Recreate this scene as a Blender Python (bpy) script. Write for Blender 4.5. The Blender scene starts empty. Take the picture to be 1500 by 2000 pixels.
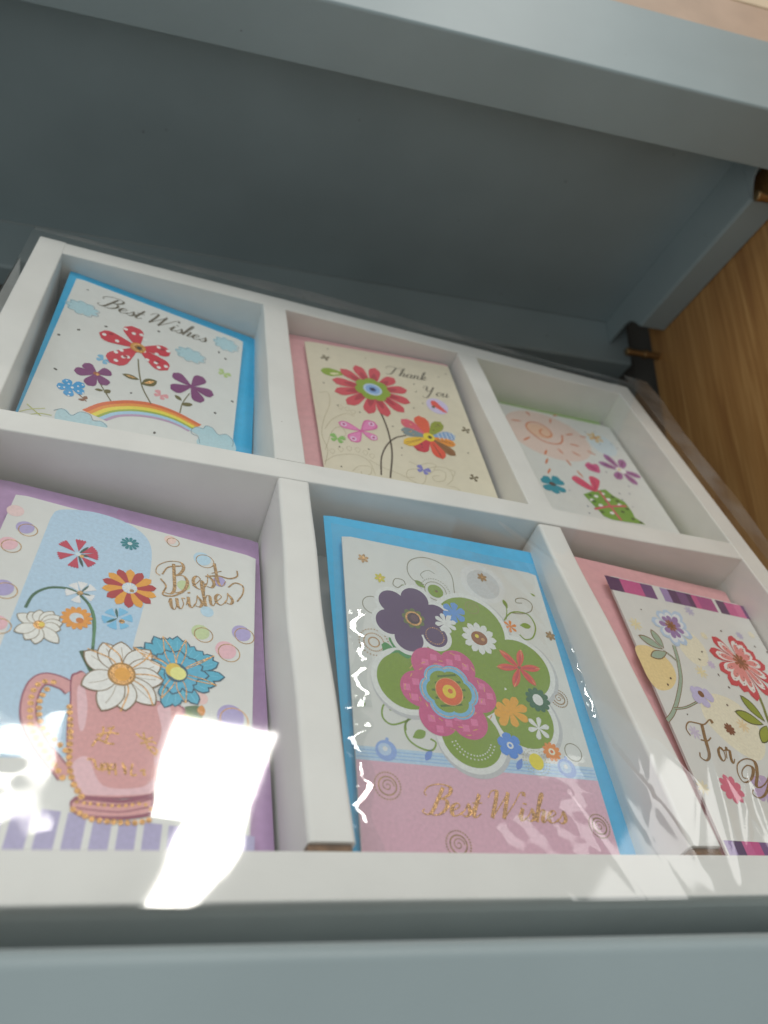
import bpy, bmesh, math, random
from mathutils import Vector, Matrix
random.seed(7)
S = bpy.context.scene
COL = S.collection
V = Vector
ZC = 0.0325                      # camera height above the floor of the lower shelf

# ------------------------------------------------------------------ camera
cam = bpy.data.cameras.new('camera'); cam_o = bpy.data.objects.new('camera', cam); COL.objects.link(cam_o)
R = Matrix(((0.97289, 0.09977, 0.20866), (-0.23114, 0.38675, 0.89275), (0.00837, -0.91677, 0.39932)))   # right, down, forward
M = Matrix.Identity(4)
for i in range(3):
    M[i][0] = R[i][0]; M[i][1] = -R[i][1]; M[i][2] = -R[i][2]
M[2][3] = ZC
cam_o.matrix_world = M
cam.sensor_fit = 'VERTICAL'; cam.sensor_height = 24.0; cam.lens = 24.0 * 1453.8 / 2000
cam.clip_start = 0.005; cam.clip_end = 50
cam.dof.use_dof = True; cam.dof.focus_distance = 0.262; cam.dof.aperture_fstop = 7.0
S.camera = cam_o

# ------------------------------------------------------------------ light: dim shop interior, two ceiling panels and a window behind the camera, plus an added low fill
w = bpy.data.worlds.new('World'); S.world = w; w.use_nodes = True
bg = w.node_tree.nodes['Background']; bg.inputs[0].default_value = (1.0, 1.0, 0.95, 1); bg.inputs[1].default_value = 0.33
def area(name, loc, target, sx, sy, radiance, col):
    l = bpy.data.lights.new(name, 'AREA'); l.shape = 'RECTANGLE'; l.size = sx; l.size_y = sy
    l.energy = radiance * math.pi * sx * sy; l.color = col
    o = bpy.data.objects.new(name, l); COL.objects.link(o); o.location = loc
    d = V(target) - V(loc); o.rotation_euler = d.to_track_quat('-Z', 'Y').to_euler()
    return o
def ceiling_lamp(name, x, y, z, sx, sy, rz, radiance, col):
    o = area(name, (x, y, z), (x, y, z - 1), sx, sy, radiance, col); o.rotation_euler = (0, 0, rz); return o
ceiling_lamp('ceiling_panel_lamp', 0.42, -0.722, 1.63, 0.25, 0.27, 0.0, 31, (1.0, 0.96, 0.90))
ceiling_lamp('ceiling_panel_lamp', 0.468, -0.995, 1.63, 0.115, 0.30, math.radians(-14), 31, (1.0, 0.96, 0.90))
ceiling_lamp('ceiling_panel_lamp', -0.17, -0.83, 1.63, 0.44, 0.28, 0.0, 11, (1.0, 0.96, 0.90))
ceiling_lamp('ceiling_panel_lamp', 2.0, -0.75, 1.63, 0.34, 0.9, 0.0, 2.4, (1.0, 0.98, 0.95))
area('window_and_fill_lamp', (-0.9, -1.7, 1.05), (0.05, 0.28, 0.25), 1.7, 1.2, 2.3, (0.90, 0.97, 1.0))
area('window_and_fill_lamp', (-1.1, -1.05, -0.85), (0.0, 0.30, 0.40), 1.2, 0.9, 1.3, (0.86, 0.95, 1.0))  # added low fill lamp, brightens the underside of the overhead shelf
S.view_settings.view_transform = 'Standard'; S.view_settings.look = 'None'
S.view_settings.exposure = 0.0; S.view_settings.gamma = 1.0; S.view_settings.use_curve_mapping = False
S.render.engine = 'CYCLES'
S.cycles.transparent_max_bounces = 16

# ------------------------------------------------------------------ helpers
def s2l(c):
    c = c / 255.0
    return c / 12.92 if c <= 0.04045 else ((c + 0.055) / 1.055) ** 2.4
MATS = {}
def mat(name, col, rough=0.5, metal=0.0, noise=None, bump=None, spec=0.5, coat=0.0, specks=None):
    """Principled material; noise = (scale, amount) mottles the colour, bump = (scale, strength) adds fine relief."""
    if name in MATS: return MATS[name]
    m = bpy.data.materials.new(name); m.use_nodes = True; nt = m.node_tree; b = nt.nodes['Principled BSDF']
    b.inputs['Base Color'].default_value = (*col, 1); b.inputs['Roughness'].default_value = rough
    b.inputs['Metallic'].default_value = metal; b.inputs['Specular IOR Level'].default_value = spec
    b.inputs['Coat Weight'].default_value = coat
    tc = nt.nodes.new('ShaderNodeTexCoord')
    if noise:
        n = nt.nodes.new('ShaderNodeTexNoise'); n.inputs['Scale'].default_value = noise[0]; n.inputs['Detail'].default_value = 6
        nt.links.new(tc.outputs['Object'], n.inputs['Vector'])
        r = nt.nodes.new('ShaderNodeValToRGB'); r.color_ramp.elements[0].position = 0.3; r.color_ramp.elements[1].position = 0.7
        r.color_ramp.elements[0].color = (*[c * (1 - noise[1]) for c in col], 1)
        r.color_ramp.elements[1].color = (*[min(1, c * (1 + noise[1])) for c in col], 1)
        nt.links.new(n.outputs['Fac'], r.inputs['Fac']); nt.links.new(r.outputs['Color'], b.inputs['Base Color'])
    if specks:      # sparse little marks: (cells per metre, radius within the cell, colour)
        vo = nt.nodes.new('ShaderNodeTexVoronoi'); vo.inputs['Scale'].default_value = specks[0]; nt.links.new(tc.outputs['Object'], vo.inputs['Vector'])
        sp = nt.nodes.new('ShaderNodeSeparateColor'); nt.links.new(vo.outputs['Color'], sp.inputs[0])
        rad = nt.nodes.new('ShaderNodeMath'); rad.operation = 'MULTIPLY_ADD'; rad.inputs[1].default_value = specks[1] * 2.5; rad.inputs[2].default_value = -specks[1] * 1.5; nt.links.new(sp.outputs[0], rad.inputs[0])
        lt = nt.nodes.new('ShaderNodeMath'); lt.operation = 'LESS_THAN'; nt.links.new(vo.outputs['Distance'], lt.inputs[0]); nt.links.new(rad.outputs[0], lt.inputs[1])
        mx = nt.nodes.new('ShaderNodeMix'); mx.data_type = 'RGBA'; nt.links.new(lt.outputs[0], mx.inputs[0]); nt.links.new(r.outputs['Color'], mx.inputs[6]); mx.inputs[7].default_value = (*specks[2], 1)
        nt.links.new(mx.outputs[2], b.inputs['Base Color'])
    if bump:
        n = nt.nodes.new('ShaderNodeTexNoise'); n.inputs['Scale'].default_value = bump[0]; n.inputs['Detail'].default_value = 4
        nt.links.new(tc.outputs['Object'], n.inputs['Vector'])
        p = nt.nodes.new('ShaderNodeBump'); p.inputs['Strength'].default_value = bump[1]; p.inputs['Distance'].default_value = 0.0006
        nt.links.new(n.outputs['Fac'], p.inputs['Height']); nt.links.new(p.outputs['Normal'], b.inputs['Normal'])
    MATS[name] = m
    return m
def ink(r, g, b):
    """printing ink on coated card, from an sRGB reading of the print"""
    n = 'ink_%d_%d_%d' % (r, g, b)
    k = 1.34
    return mat(n, tuple(min(0.88, s2l(c) * k) for c in (r, g, b)), 0.42, 0, noise=(900, 0.07))
WM = {}
def link(o, parent=None):
    COL.objects.link(o)
    if parent: o.parent = parent
    return o
def mesh(name, verts, faces, mats, parent=None, mi=None, smooth=False, world=True):
    """one mesh object; verts in world space unless world=False (then in the parent's own space)"""
    if parent and world:
        inv = WM[parent.name].inverted(); verts = [inv @ V(v) for v in verts]
    me = bpy.data.meshes.new(name); me.from_pydata([tuple(v) for v in verts], [], faces)
    for m in (mats if isinstance(mats, (list, tuple)) else [mats]): me.materials.append(m)
    if mi: me.polygons.foreach_set('material_index', mi)
    if smooth: me.polygons.foreach_set('use_smooth', [True] * len(me.polygons))
    me.update()
    return link(bpy.data.objects.new(name, me), parent)
def thing(name, label, cat, mw=None, group=None, kind=None):
    o = bpy.data.objects.new(name, None); COL.objects.link(o); o.empty_display_size = 0.01
    mw = mw or Matrix.Identity(4); o.matrix_world = mw; WM[o.name] = mw.copy()
    o['label'] = label; o['category'] = cat
    if group: o['group'] = group
    return o
def tag(o, label, cat, group=None):
    o['label'] = label; o['category'] = cat
    if group: o['group'] = group
    return o
def box(name, x0, x1, y0, y1, z0, z1, m, parent=None, bev=0.0008, seg=2):
    bm = bmesh.new(); bmesh.ops.create_cube(bm, size=1)
    for v in bm.verts:
        v.co = V((x0 + (v.co.x + .5) * (x1 - x0), y0 + (v.co.y + .5) * (y1 - y0), z0 + (v.co.z + .5) * (z1 - z0)))
    if bev: bmesh.ops.bevel(bm, geom=list(bm.edges), offset=bev, segments=seg, affect='EDGES', profile=0.5)
    vs = [v.co.copy() for v in bm.verts]; bm.verts.index_update(); fs = [[v.index for v in f.verts] for f in bm.faces]; bm.free()
    return mesh(name, vs, fs, m, parent)
def sweep(name, prof, p0, p1, m, parent=None, n=1, smooth=False, closed=True, off=None, frame=None):
    """profile [(a,b)] in the plane of frame axes (A,B), swept from p0 to p1 with n segments; off(t)->(da,db) bends it"""
    A, B = frame; vs = []; fs = []; k = len(prof); p0 = V(p0); p1 = V(p1)
    for i in range(n + 1):
        t = i / n; c = p0.lerp(p1, t); da, db = off(t) if off else (0, 0)
        for a, b in prof: vs.append(c + A * (a + da) + B * (b + db))
    for i in range(n):
        for j in range(k if closed else k - 1):
            j2 = (j + 1) % k; fs.append((i * k + j, i * k + j2, (i + 1) * k + j2, (i + 1) * k + j))
    if closed: fs.append(tuple(range(k - 1, -1, -1))); fs.append(tuple(n * k + j for j in range(k)))
    return mesh(name, vs, fs, m, parent, smooth=smooth)

# ------------------------------------------------------------------ materials
PAINT = mat('shelf_paint', (0.30, 0.365, 0.38), 0.46, 0, noise=(14, 0.06), bump=(1500, 0.12), specks=(70, .06, (0.12, 0.12, 0.11)))
WHITEBOARD = mat('white_board', (0.82, 0.81, 0.775), 0.5, 0, noise=(45, 0.04), bump=(500, 0.10), specks=(55, .035, (0.40, 0.36, 0.32)))
RAWBOARD = mat('raw_brown_board', (0.20, 0.11, 0.055), 0.85, 0, noise=(400, 0.3))
PAPER = mat('card_paper', (0.77, 0.78, 0.75), 0.36, 0, noise=(200, 0.02))
CREAM = mat('cream_card_paper', (0.77, 0.71, 0.55), 0.38, 0, noise=(200, 0.03))
ENV_BLUE = mat('blue_envelope_paper', (0.025, 0.47, 0.82), 0.55, 0, noise=(300, 0.05), bump=(900, 0.08))
ENV_PINK = mat('pink_envelope_paper', (0.80, 0.42, 0.45), 0.55, 0, noise=(300, 0.05), bump=(900, 0.08))
ENV_LILAC = mat('lilac_envelope_paper', (0.50, 0.31, 0.55), 0.55, 0, noise=(300, 0.06), bump=(900, 0.08))
ENV_GREEN = mat('green_envelope_paper', (0.38, 0.60, 0.17), 0.55, 0, noise=(300, 0.05), bump=(900, 0.08))
BRASS = mat('brass', (0.36, 0.24, 0.12), 0.42, 1.0, noise=(500, 0.15))
GOLD = mat('gold_foil', (0.74, 0.42, 0.17), 0.30, 0.9, noise=(900, 0.30), bump=(1500, 0.7))
BROWNFOIL = mat('brown_foil', (0.42, 0.27, 0.13), 0.36, 0.75, noise=(900, 0.25), bump=(1200, 0.4))
DARKFOIL = mat('dark_foil', (0.20, 0.175, 0.13), 0.38, 0.5, noise=(900, 0.25))
BEIGE = mat('beige_carton', (0.50, 0.37, 0.28), 0.6, 0, noise=(30, 0.12))
CREAMCARTON = mat('cream_carton', (0.70, 0.58, 0.42), 0.6, 0, noise=(30, 0.08))
WALLM = mat('wall_paint', (0.11, 0.105, 0.095), 0.8, 0, noise=(6, 0.1))

def wood_mat():
    m = bpy.data.materials.new('oak_veneer'); m.use_nodes = True; nt = m.node_tree; b = nt.nodes['Principled BSDF']; L = nt.links.new
    tc = nt.nodes.new('ShaderNodeTexCoord'); mp = nt.nodes.new('ShaderNodeMapping'); mp.inputs['Scale'].default_value = (8, 60, 3.2)
    L(tc.outputs['Object'], mp.inputs['Vector'])
    n1 = nt.nodes.new('ShaderNodeTexNoise'); n1.inputs['Scale'].default_value = 1.6; n1.inputs['Detail'].default_value = 8; n1.inputs['Distortion'].default_value = 1.3
    L(mp.outputs['Vector'], n1.inputs['Vector'])
    mp2 = nt.nodes.new('ShaderNodeMapping'); mp2.inputs['Scale'].default_value = (30, 420, 12); L(tc.outputs['Object'], mp2.inputs['Vector'])
    n2 = nt.nodes.new('ShaderNodeTexNoise'); n2.inputs['Scale'].default_value = 1.2; n2.inputs['Detail'].default_value = 5; L(mp2.outputs['Vector'], n2.inputs['Vector'])
    mx = nt.nodes.new('ShaderNodeMath'); mx.operation = 'MULTIPLY_ADD'; mx.inputs[1].default_value = 0.35; L(n2.outputs['Fac'], mx.inputs[0])
    sc = nt.nodes.new('ShaderNodeMath'); sc.operation = 'MULTIPLY'; sc.inputs[1].default_value = 0.65; L(n1.outputs['Fac'], sc.inputs[0]); L(sc.outputs[0], mx.inputs[2])
    r = nt.nodes.new('ShaderNodeValToRGB'); e = r.color_ramp.elements
    e[0].position = 0.33; e[0].color = (0.33, 0.145, 0.045, 1); e[1].position = 0.62; e[1].color = (0.56, 0.305, 0.110, 1)
    k = r.color_ramp.elements.new(0.50); k.color = (0.46, 0.230, 0.074, 1)
    L(mx.outputs[0], r.inputs['Fac']); L(r.outputs['Color'], b.inputs['Base Color']); b.inputs['Roughness'].default_value = 0.45
    bp = nt.nodes.new('ShaderNodeBump'); bp.inputs['Strength'].default_value = 0.25; bp.inputs['Distance'].default_value = 0.0008
    L(mx.outputs[0], bp.inputs['Height']); L(bp.outputs['Normal'], b.inputs['Normal'])
    return m
WOOD = wood_mat()
def film_mat(name, haze, rough, gain, milk=0.8):
    """clear packaging film: passes most light, reflects like a thin double-sided plastic sheet, faint milky haze"""
    m = bpy.data.materials.new(name); m.use_nodes = True; nt = m.node_tree; nt.nodes.clear(); L = nt.links.new
    out = nt.nodes.new('ShaderNodeOutputMaterial'); tr = nt.nodes.new('ShaderNodeBsdfTransparent'); tr.inputs[0].default_value = (0.97, 0.98, 0.98, 1)
    gl = nt.nodes.new('ShaderNodeBsdfGlossy'); gl.inputs['Roughness'].default_value = rough; gl.inputs['Color'].default_value = (1, 1, 1, 1)
    df = nt.nodes.new('ShaderNodeBsdfDiffuse'); df.inputs['Color'].default_value = (milk, milk * .97, milk * .93, 1)
    tc = nt.nodes.new('ShaderNodeTexCoord')
    fr = nt.nodes.new('ShaderNodeFresnel'); fr.inputs['IOR'].default_value = 1.5
    # a ray that meets the back of the sheet sees the same plastic
    ge = nt.nodes.new('ShaderNodeNewGeometry')
    io = nt.nodes.new('ShaderNodeMix'); io.data_type = 'FLOAT'; L(ge.outputs['Backfacing'], io.inputs[0]); io.inputs[2].default_value = 1.5; io.inputs[3].default_value = 1 / 1.5
    L(io.outputs[0], fr.inputs['IOR'])
    mu = nt.nodes.new('ShaderNodeMath'); mu.operation = 'MULTIPLY'; mu.inputs[1].default_value = gain; mu.use_clamp = True; L(fr.outputs[0], mu.inputs[0])
    m1 = nt.nodes.new('ShaderNodeMixShader'); m1.inputs[0].default_value = haze; L(tr.outputs[0], m1.inputs[1]); L(df.outputs[0], m1.inputs[2])
    n = nt.nodes.new('ShaderNodeTexNoise'); n.inputs['Scale'].default_value = 35; n.inputs['Detail'].default_value = 6; L(tc.outputs['Object'], n.inputs['Vector'])
    hz = nt.nodes.new('ShaderNodeMapRange'); hz.inputs[1].default_value = 0.35; hz.inputs[2].default_value = 0.75; hz.inputs[3].default_value = haze * 0.4; hz.inputs[4].default_value = haze * 1.8
    L(n.outputs['Fac'], hz.inputs[0]); L(hz.outputs[0], m1.inputs[0])
    m2 = nt.nodes.new('ShaderNodeMixShader'); L(mu.outputs[0], m2.inputs[0]); L(m1.outputs[0], m2.inputs[1]); L(gl.outputs[0], m2.inputs[2])
    L(m2.outputs[0], out.inputs[0])
    return m
FILM = film_mat('clear_film', 0.030, 0.045, 1.7)
SLEEVE = film_mat('card_sleeve_film', 0.012, 0.04, 1.7)
FLAP = film_mat('crumpled_film', 0.45, 0.22, 1.4, 0.26)

# ------------------------------------------------------------------ shelves, side panel, wall
X0, XW = -0.62, 0.3192                       # left end of the bay, face of the wooden side panel
YF, YB = 0.2270, 0.4565                      # front and back of the upper shelf
ZL, ZU, ZT = 0.3624 + ZC, 0.4000 + ZC, 0.4227 + ZC
EX, EY, EZ = V((1, 0, 0)), V((0, 1, 0)), V((0, 0, 1))

up = thing('metal_shelf', 'grey-blue painted metal shelf overhead, seen from underneath', 'shelf', Matrix.Translation((-.1, .34, ZU)))
T = 0.0012
def arc(cx, cz, r, a0, a1, n=5): return [(cx + r * math.cos(math.radians(a0 + (a1 - a0) * i / n)), cz + r * math.sin(math.radians(a0 + (a1 - a0) * i / n))) for i in range(n + 1)]
# front lip: folded sheet, front face + bottom return, in the Y-Z plane
r = 0.0016
prof = arc(YF + r, ZT - r, r, 90, 180) + arc(YF + r, ZL + r, r, 180, 270) + [(0.2614, ZL)] + [(0.2614, ZL + T), (YF + 2 * T, ZL + T), (YF + 2 * T, ZT)]
sweep('front_lip', prof, (X0, 0, 0), (XW - 0.0005, 0, 0), PAINT, up, frame=(EY, EZ))
box('shelf_panel', X0, XW - .001, YF + 2 * T + .0003, YB, ZU, ZU + T, PAINT, up, bev=0.0003, seg=1)
# right flange: inner wall and the narrow return under it, stopping short of the two shelf pins
rr = 0.0022
def flange(y0, y1):
    p = [(0.2974 + .0003, ZU - .0002)] + [(a, b) for a, b in arc(0.2974 + rr, ZL + rr, rr, 180, 270)] + [(XW - 0.0010, ZL), (XW - 0.0010, ZL + T), (0.2974 + 2 * T, ZL + T), (0.2974 + 2 * T, ZU - .0002)]
    return sweep('side_flange', p, (0, y0, 0), (0, y1, 0), PAINT, up, frame=(EX, EZ))
flange(0.2838, 0.4115)
# the flange wall above each pin notch, cut in a curve
def notch_wall(y0, y1, round_at_end):
    n = 10; pts = []
    for i in range(n + 1):
        t = i / n; yy = y0 + (y1 - y0) * t; s = t if round_at_end else 1 - t
        z = ZL + 0.016 - 0.016 * (1 - math.sqrt(max(0, 1 - (1 - s) ** 2))) * 0 - (0.016 * (max(0, (s - 0.55) / 0.45)) ** 2.2)
        pts.append((yy, z))
    vs = [(0.2977, a, b) for a, b in pts] + [(0.2977, a, ZU - .0002) for a, b in pts] + [(0.2977 + T, a, b) for a, b in pts] + [(0.2977 + T, a, ZU - .0002) for a, b in pts]
    k = n + 1; fs = []
    for i in range(n):
        fs += [(i, i + 1, k + i + 1, k + i), (2 * k + i, 3 * k + i, 3 * k + i + 1, 2 * k + i + 1), (i, 2 * k + i, 2 * k + i + 1, i + 1)]
    return mesh('side_flange', vs, fs, PAINT, up)
notch_wall(0.2618, 0.2837, True); notch_wall(0.4116, YB - .0005, False)
prof = [(YB, ZU - .0002)] + arc(YB + rr, ZL - .002 + rr, rr, 180, 270) + [(YB + .02, ZL - .002), (YB + .02, ZL - .002 + T), (YB + 2 * T, ZL - .002 + T), (YB + 2 * T, ZU - .0002)]
sweep('back_flange', prof, (X0, 0, 0), (XW - .003, 0, 0), PAINT, up, frame=(EY, EZ))

low = thing('metal_shelf', 'grey-blue painted metal shelf with raised front lip under the card box', 'shelf', Matrix.Translation((-.1, .3, 0)))
YL, ZLT = 0.1500, -0.0181 + ZC
r = 0.0022
prof = arc(YL + r, ZLT - r, r, 180, 90) + arc(YL + .0085 - r, ZLT - r, r, 90, 0) + [(YL + .0085, -T), (YL + .004, -T), (YL + .004, -.07), (YL, -.07)]
sweep('front_lip', prof, (X0, 0, 0), (XW - .0005, 0, 0), PAINT, low, frame=(EY, EZ), smooth=False)
box('shelf_panel', X0, XW - .0005, YL + .0087, YB + .02, -T, 0, PAINT, low, bev=0.0003, seg=1)

pan = box('wooden_side_panel', XW, XW + .018, 0.150, 0.4312, -.12, 0.62, WOOD, None, bev=0.0006)
tag(pan, 'brown oak-grain wooden side panel beside the metal shelves', 'panel')
wall_and_blocker = box('wall_and_blocker', X0, 0.62, YB + .028, YB + .05, -.12, 0.75, WALLM, None, bev=0)
wall_and_blocker['kind'] = 'structure'
corner_blocker = box('wall_and_blocker', XW + .0182, XW + .05, 0.40, YB + .0279, -.12, 0.75, WALLM, None, bev=0)      # added blocker: shuts stray light out of the corner behind the side panel
corner_blocker['kind'] = 'structure'

def pin(y, z, label):
    t = thing('shelf_pin', label, 'shelf pin', Matrix.Translation((XW, y, z)))
    def cyl(name, x0, x1, r):
        n = 20; vs = []; fs = []
        for x, q in ((x0, r * .8), (x0 + .0006, r), (x1 - .0006, r), (x1, r * .8)):
            vs += [(x, y + q * math.cos(2 * math.pi * i / n), z + q * math.sin(2 * math.pi * i / n)) for i in range(n)]
        for k in range(3):
            for i in range(n): fs.append((k * n + i, k * n + (i + 1) % n, (k + 1) * n + (i + 1) % n, (k + 1) * n + i))
        fs += [tuple(range(n - 1, -1, -1)), tuple(3 * n + i for i in range(n))]
        return mesh(name, vs, fs, BRASS, t, smooth=False)
    cyl('pin_shaft', XW - .0275, XW + .004, .0026); cyl('pin_collar', XW - .014, XW - .0105, .0036); cyl('pin_tip', XW - .0285, XW - .0245, .0032)
    return t
pin(0.424, 0.3465 + ZC, 'small brass shelf pin at the back corner of the overhead shelf')
pin(0.273, 0.3535 + ZC, 'small brass shelf pin near the front lip of the overhead shelf')

# goods standing on the upper shelf: only a carton edge shows above the lip
ct = thing('carton', 'beige carton with a cream band standing on the overhead shelf', 'carton', Matrix.Translation((.2, .29, ZU + T)))
box('carton_body', 0.02, 0.316, 0.2308, 0.40, ZU + T + .0002, ZU + .0605, BEIGE, ct, bev=.001)
box('carton_band', 0.02 - .0004, 0.3164, 0.2304, 0.4004, ZU + .0607, ZU + .11, CREAMCARTON, ct, bev=.001)

# ------------------------------------------------------------------ the card box, leaning back on the lower shelf
F0 = V((-0.09958, 0.30607, 0.26301 + ZC)); UD = V((0.99016, 0.13986, -0.00513)); DN = V((0.05955, -0.45420, -0.88891)); NN = V((0.12665, -0.87985, 0.45806))
def fp(u, v, d=0.0): return F0 + UD * (u / 1000) + DN * (v / 1000) - NN * (d / 1000)     # box millimetres: across, down, into the box
def frame4(c, ex, ey):
    ez = ex.cross(ey); m = Matrix.Identity(4)
    for i in range(3): m[i][0] = ex[i]; m[i][1] = ey[i]; m[i][2] = ez[i]; m[i][3] = c[i]
    return m
W, H, D = 343.0, 310.2, 38.0
bx = thing('card_display_box', 'white cardboard display box with six compartments, leaning back on the lower shelf', 'box', frame4(fp(W / 2, H, D), UD, -DN))
def bar(name, u0, u1, v0, v1, d0, d1, along, bend=(0, 0), rc=0.7, ph=0.0, ends=False):
    """board-covered bar with rounded front corners; along = 'u' or 'v'; bend = (across, depth) waviness in mm"""
    a0, a1 = (v0, v1) if along == 'u' else (u0, u1)
    pr = [(a0 / 1000, d1 / 1000)] + [(x, z) for x, z in [((a0 + rc - rc * math.cos(t)) / 1000, (d0 + rc - rc * math.sin(t)) / 1000) for t in (0, .4, .8, 1.2, 1.57)]] \
        + [((a1 - rc + rc * math.sin(t)) / 1000, (d0 + rc - rc * math.cos(t)) / 1000) for t in (0, .4, .8, 1.2, 1.57)] + [(a1 / 1000, d1 / 1000)]
    if along == 'u': A, p0, p1 = DN, F0 + UD * (u0 / 1000), F0 + UD * (u1 / 1000)
    else: A, p0, p1 = UD, F0 + DN * (v0 / 1000), F0 + DN * (v1 / 1000)
    off = lambda t: (bend[0] / 1000 * (math.sin(6.3 * t + ph) + .5 * math.sin(15 * t + 2 * ph)), bend[1] / 1000 * (math.sin(5 * t + ph * 1.7)))
    o = sweep(name, pr, p0, p1, WHITEBOARD, bx, n=30, frame=(A, -NN), off=off)
    return o
FLOOR = 36.0
def slab(name, u0, u1, v0, v1, d0, d1, m, parent):
    c = [fp(u, v, d) for d in (d0, d1) for v in (v0, v1) for u in (u0, u1)]
    return mesh(name, c, [(0, 1, 3, 2), (4, 6, 7, 5), (0, 4, 5, 1), (2, 3, 7, 6), (0, 2, 6, 4), (1, 5, 7, 3)], m, parent)
slab('back_board', 0, W, 0, H, FLOOR, D, WHITEBOARD, bx)
bar('frame_side', 0, 12.1, 0, H, 0, FLOOR - .01, 'v', (.12, .1), ph=1)
bar('frame_side', 331.4, W, 0, H, 0, FLOOR - .01, 'v', (.12, .1), ph=2)
bar('frame_top', 12.1, 331.4, 0, 12.0, 0.06, FLOOR - .01, 'u', (.25, .15), ph=.5)
bar('frame_bottom', 12.1, 331.4, 298.8, H, 0.06, FLOOR - .01, 'u', (.1, .1), ph=3)
bar('cross_bar', 12.1, 331.4, 146.9, 158.5, 0.05, FLOOR - .01, 'u', (.5, .2), ph=1.2)
bar('divider', 108.5, 120.7, 12.0, 146.9, 0.25, FLOOR - .01, 'v', (.25, .12), ph=.4)
bar('divider', 220.3, 232.6, 12.0, 146.9, 0.25, FLOOR - .01, 'v', (.25, .12), ph=2.4)
bar('divider', 109.0, 120.9, 159.3, 296.6, -0.1, FLOOR - .01, 'v', (.45, .15), rc=1.2, ph=1.9)
bar('divider', 220.6, 231.9, 159.3, 296.6, -0.1, FLOOR - .01, 'v', (.35, .15), rc=1.2, ph=4.2)
for a, b in ((109.6, 120.3), (221.2, 231.3)):
    slab('raw_board_end', a, b, 296.65, 298.7, 1.2, FLOOR - .01, RAWBOARD, bx)

# ------------------------------------------------------------------ cards and envelopes
def card_frame(uc, vb, th, wd, h, d0, du, dv):
    c, s = math.cos(math.radians(th)), math.sin(math.radians(th))
    F = lambda u, v: fp(u, v, d0 + du * (u - uc) + dv * (v - (vb - h / 2)))
    b = -h / 2; C = F(uc - s * b, vb + c * b)
    ex = F(uc - s * b + c, vb + c * b + s) - C; ey = F(uc - s * b + s, vb + c * b - c) - C
    ex.normalize(); ey = ey - ex * ex.dot(ey); ey.normalize()
    return frame4(C, ex, ey)
def leaf_mesh(name, wd, h, t, z, m, parent, rc=1.0, bulge=0.0):
    """paper sheet in the parent's own millimetres, top face at z, softly curved across"""
    n = 24; vs = []; fs = []
    for zz in (z, z - t):
        for j in (0, 1):
            for i in range(n + 1):
                x = -wd / 2 + wd * i / n; cut = 0
                e = min(x + wd / 2, wd / 2 - x)
                if e < rc: cut = rc - math.sqrt(max(0, rc * rc - (rc - e) ** 2))
                y = (-h / 2 if j == 0 else h / 2 - cut)
                vs.append((x / 1000, y / 1000, (zz + bulge * (1 - (2 * x / wd) ** 2)) / 1000))
    k = n + 1
    for i in range(n):
        fs += [(i, i + 1, k + i + 1, k + i), (2 * k + i, 3 * k + i, 3 * k + i + 1, 2 * k + i + 1), (k + i, k + i + 1, 3 * k + i + 1, 3 * k + i), (i, 2 * k + i, 2 * k + i + 1, i + 1)]
    fs += [(0, k, 3 * k, 2 * k), (n, 2 * k + n, 3 * k + n, k + n)]
    return mesh(name, vs, fs, m, parent, world=False)
def envelope(fr, wd, h, m, label):
    e = thing('envelope', label, 'envelope', fr)
    leaf_mesh('envelope_front', wd, h, .16, 0, m, e, rc=.6); leaf_mesh('envelope_back', wd - .2, h - .2, .16, -.45, m, e, rc=.6)
    fl = [(-wd / 2 + .2, h / 2 - .5), (wd / 2 - .2, h / 2 - .5), (wd / 2 - 16, h / 2 - 34), (-wd / 2 + 16, h / 2 - 34)]
    vs = [(x / 1000, y / 1000, z / 1000) for z in (-.68, -.82) for x, y in fl]
    mesh('envelope_flap', vs, [(0, 1, 2, 3), (4, 7, 6, 5), (0, 4, 5, 1), (1, 5, 6, 2), (2, 6, 7, 3), (3, 7, 4, 0)], m, e, world=False)
    return e

# ---- drawing tools for the printing on the cards: flat ink shapes in card millimetres (x right, y up, from the card centre)
def cr(pts, n=8, closed=False):
    """Catmull-Rom through pts"""
    k = len(pts); out = []
    if k < 3 and not closed: return [(pts[0][0] + (pts[-1][0] - pts[0][0]) * i / n, pts[0][1] + (pts[-1][1] - pts[0][1]) * i / n) for i in range(n + 1)]
    for i in range(k if closed else k - 1):
        if closed: a, b, c, d = pts[(i - 1) % k], pts[i], pts[(i + 1) % k], pts[(i + 2) % k]
        else:
            b, c = pts[i], pts[i + 1]
            a = pts[i - 1] if i else (2 * b[0] - c[0], 2 * b[1] - c[1]); d = pts[i + 2] if i + 2 < k else (2 * c[0] - b[0], 2 * c[1] - b[1])
        for j in range(n):
            t = j / n; q = []
            for x in (0, 1): q.append(.5 * (2 * b[x] + (c[x] - a[x]) * t + (2 * a[x] - 5 * b[x] + 4 * c[x] - d[x]) * t * t + (3 * b[x] - a[x] - 3 * c[x] + d[x]) * t ** 3))
            out.append(tuple(q))
    if not closed: out.append(tuple(pts[-1]))
    return out
INKZ = .0004          # ink and foil films are a few microns to hundredths of a millimetre thick
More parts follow.
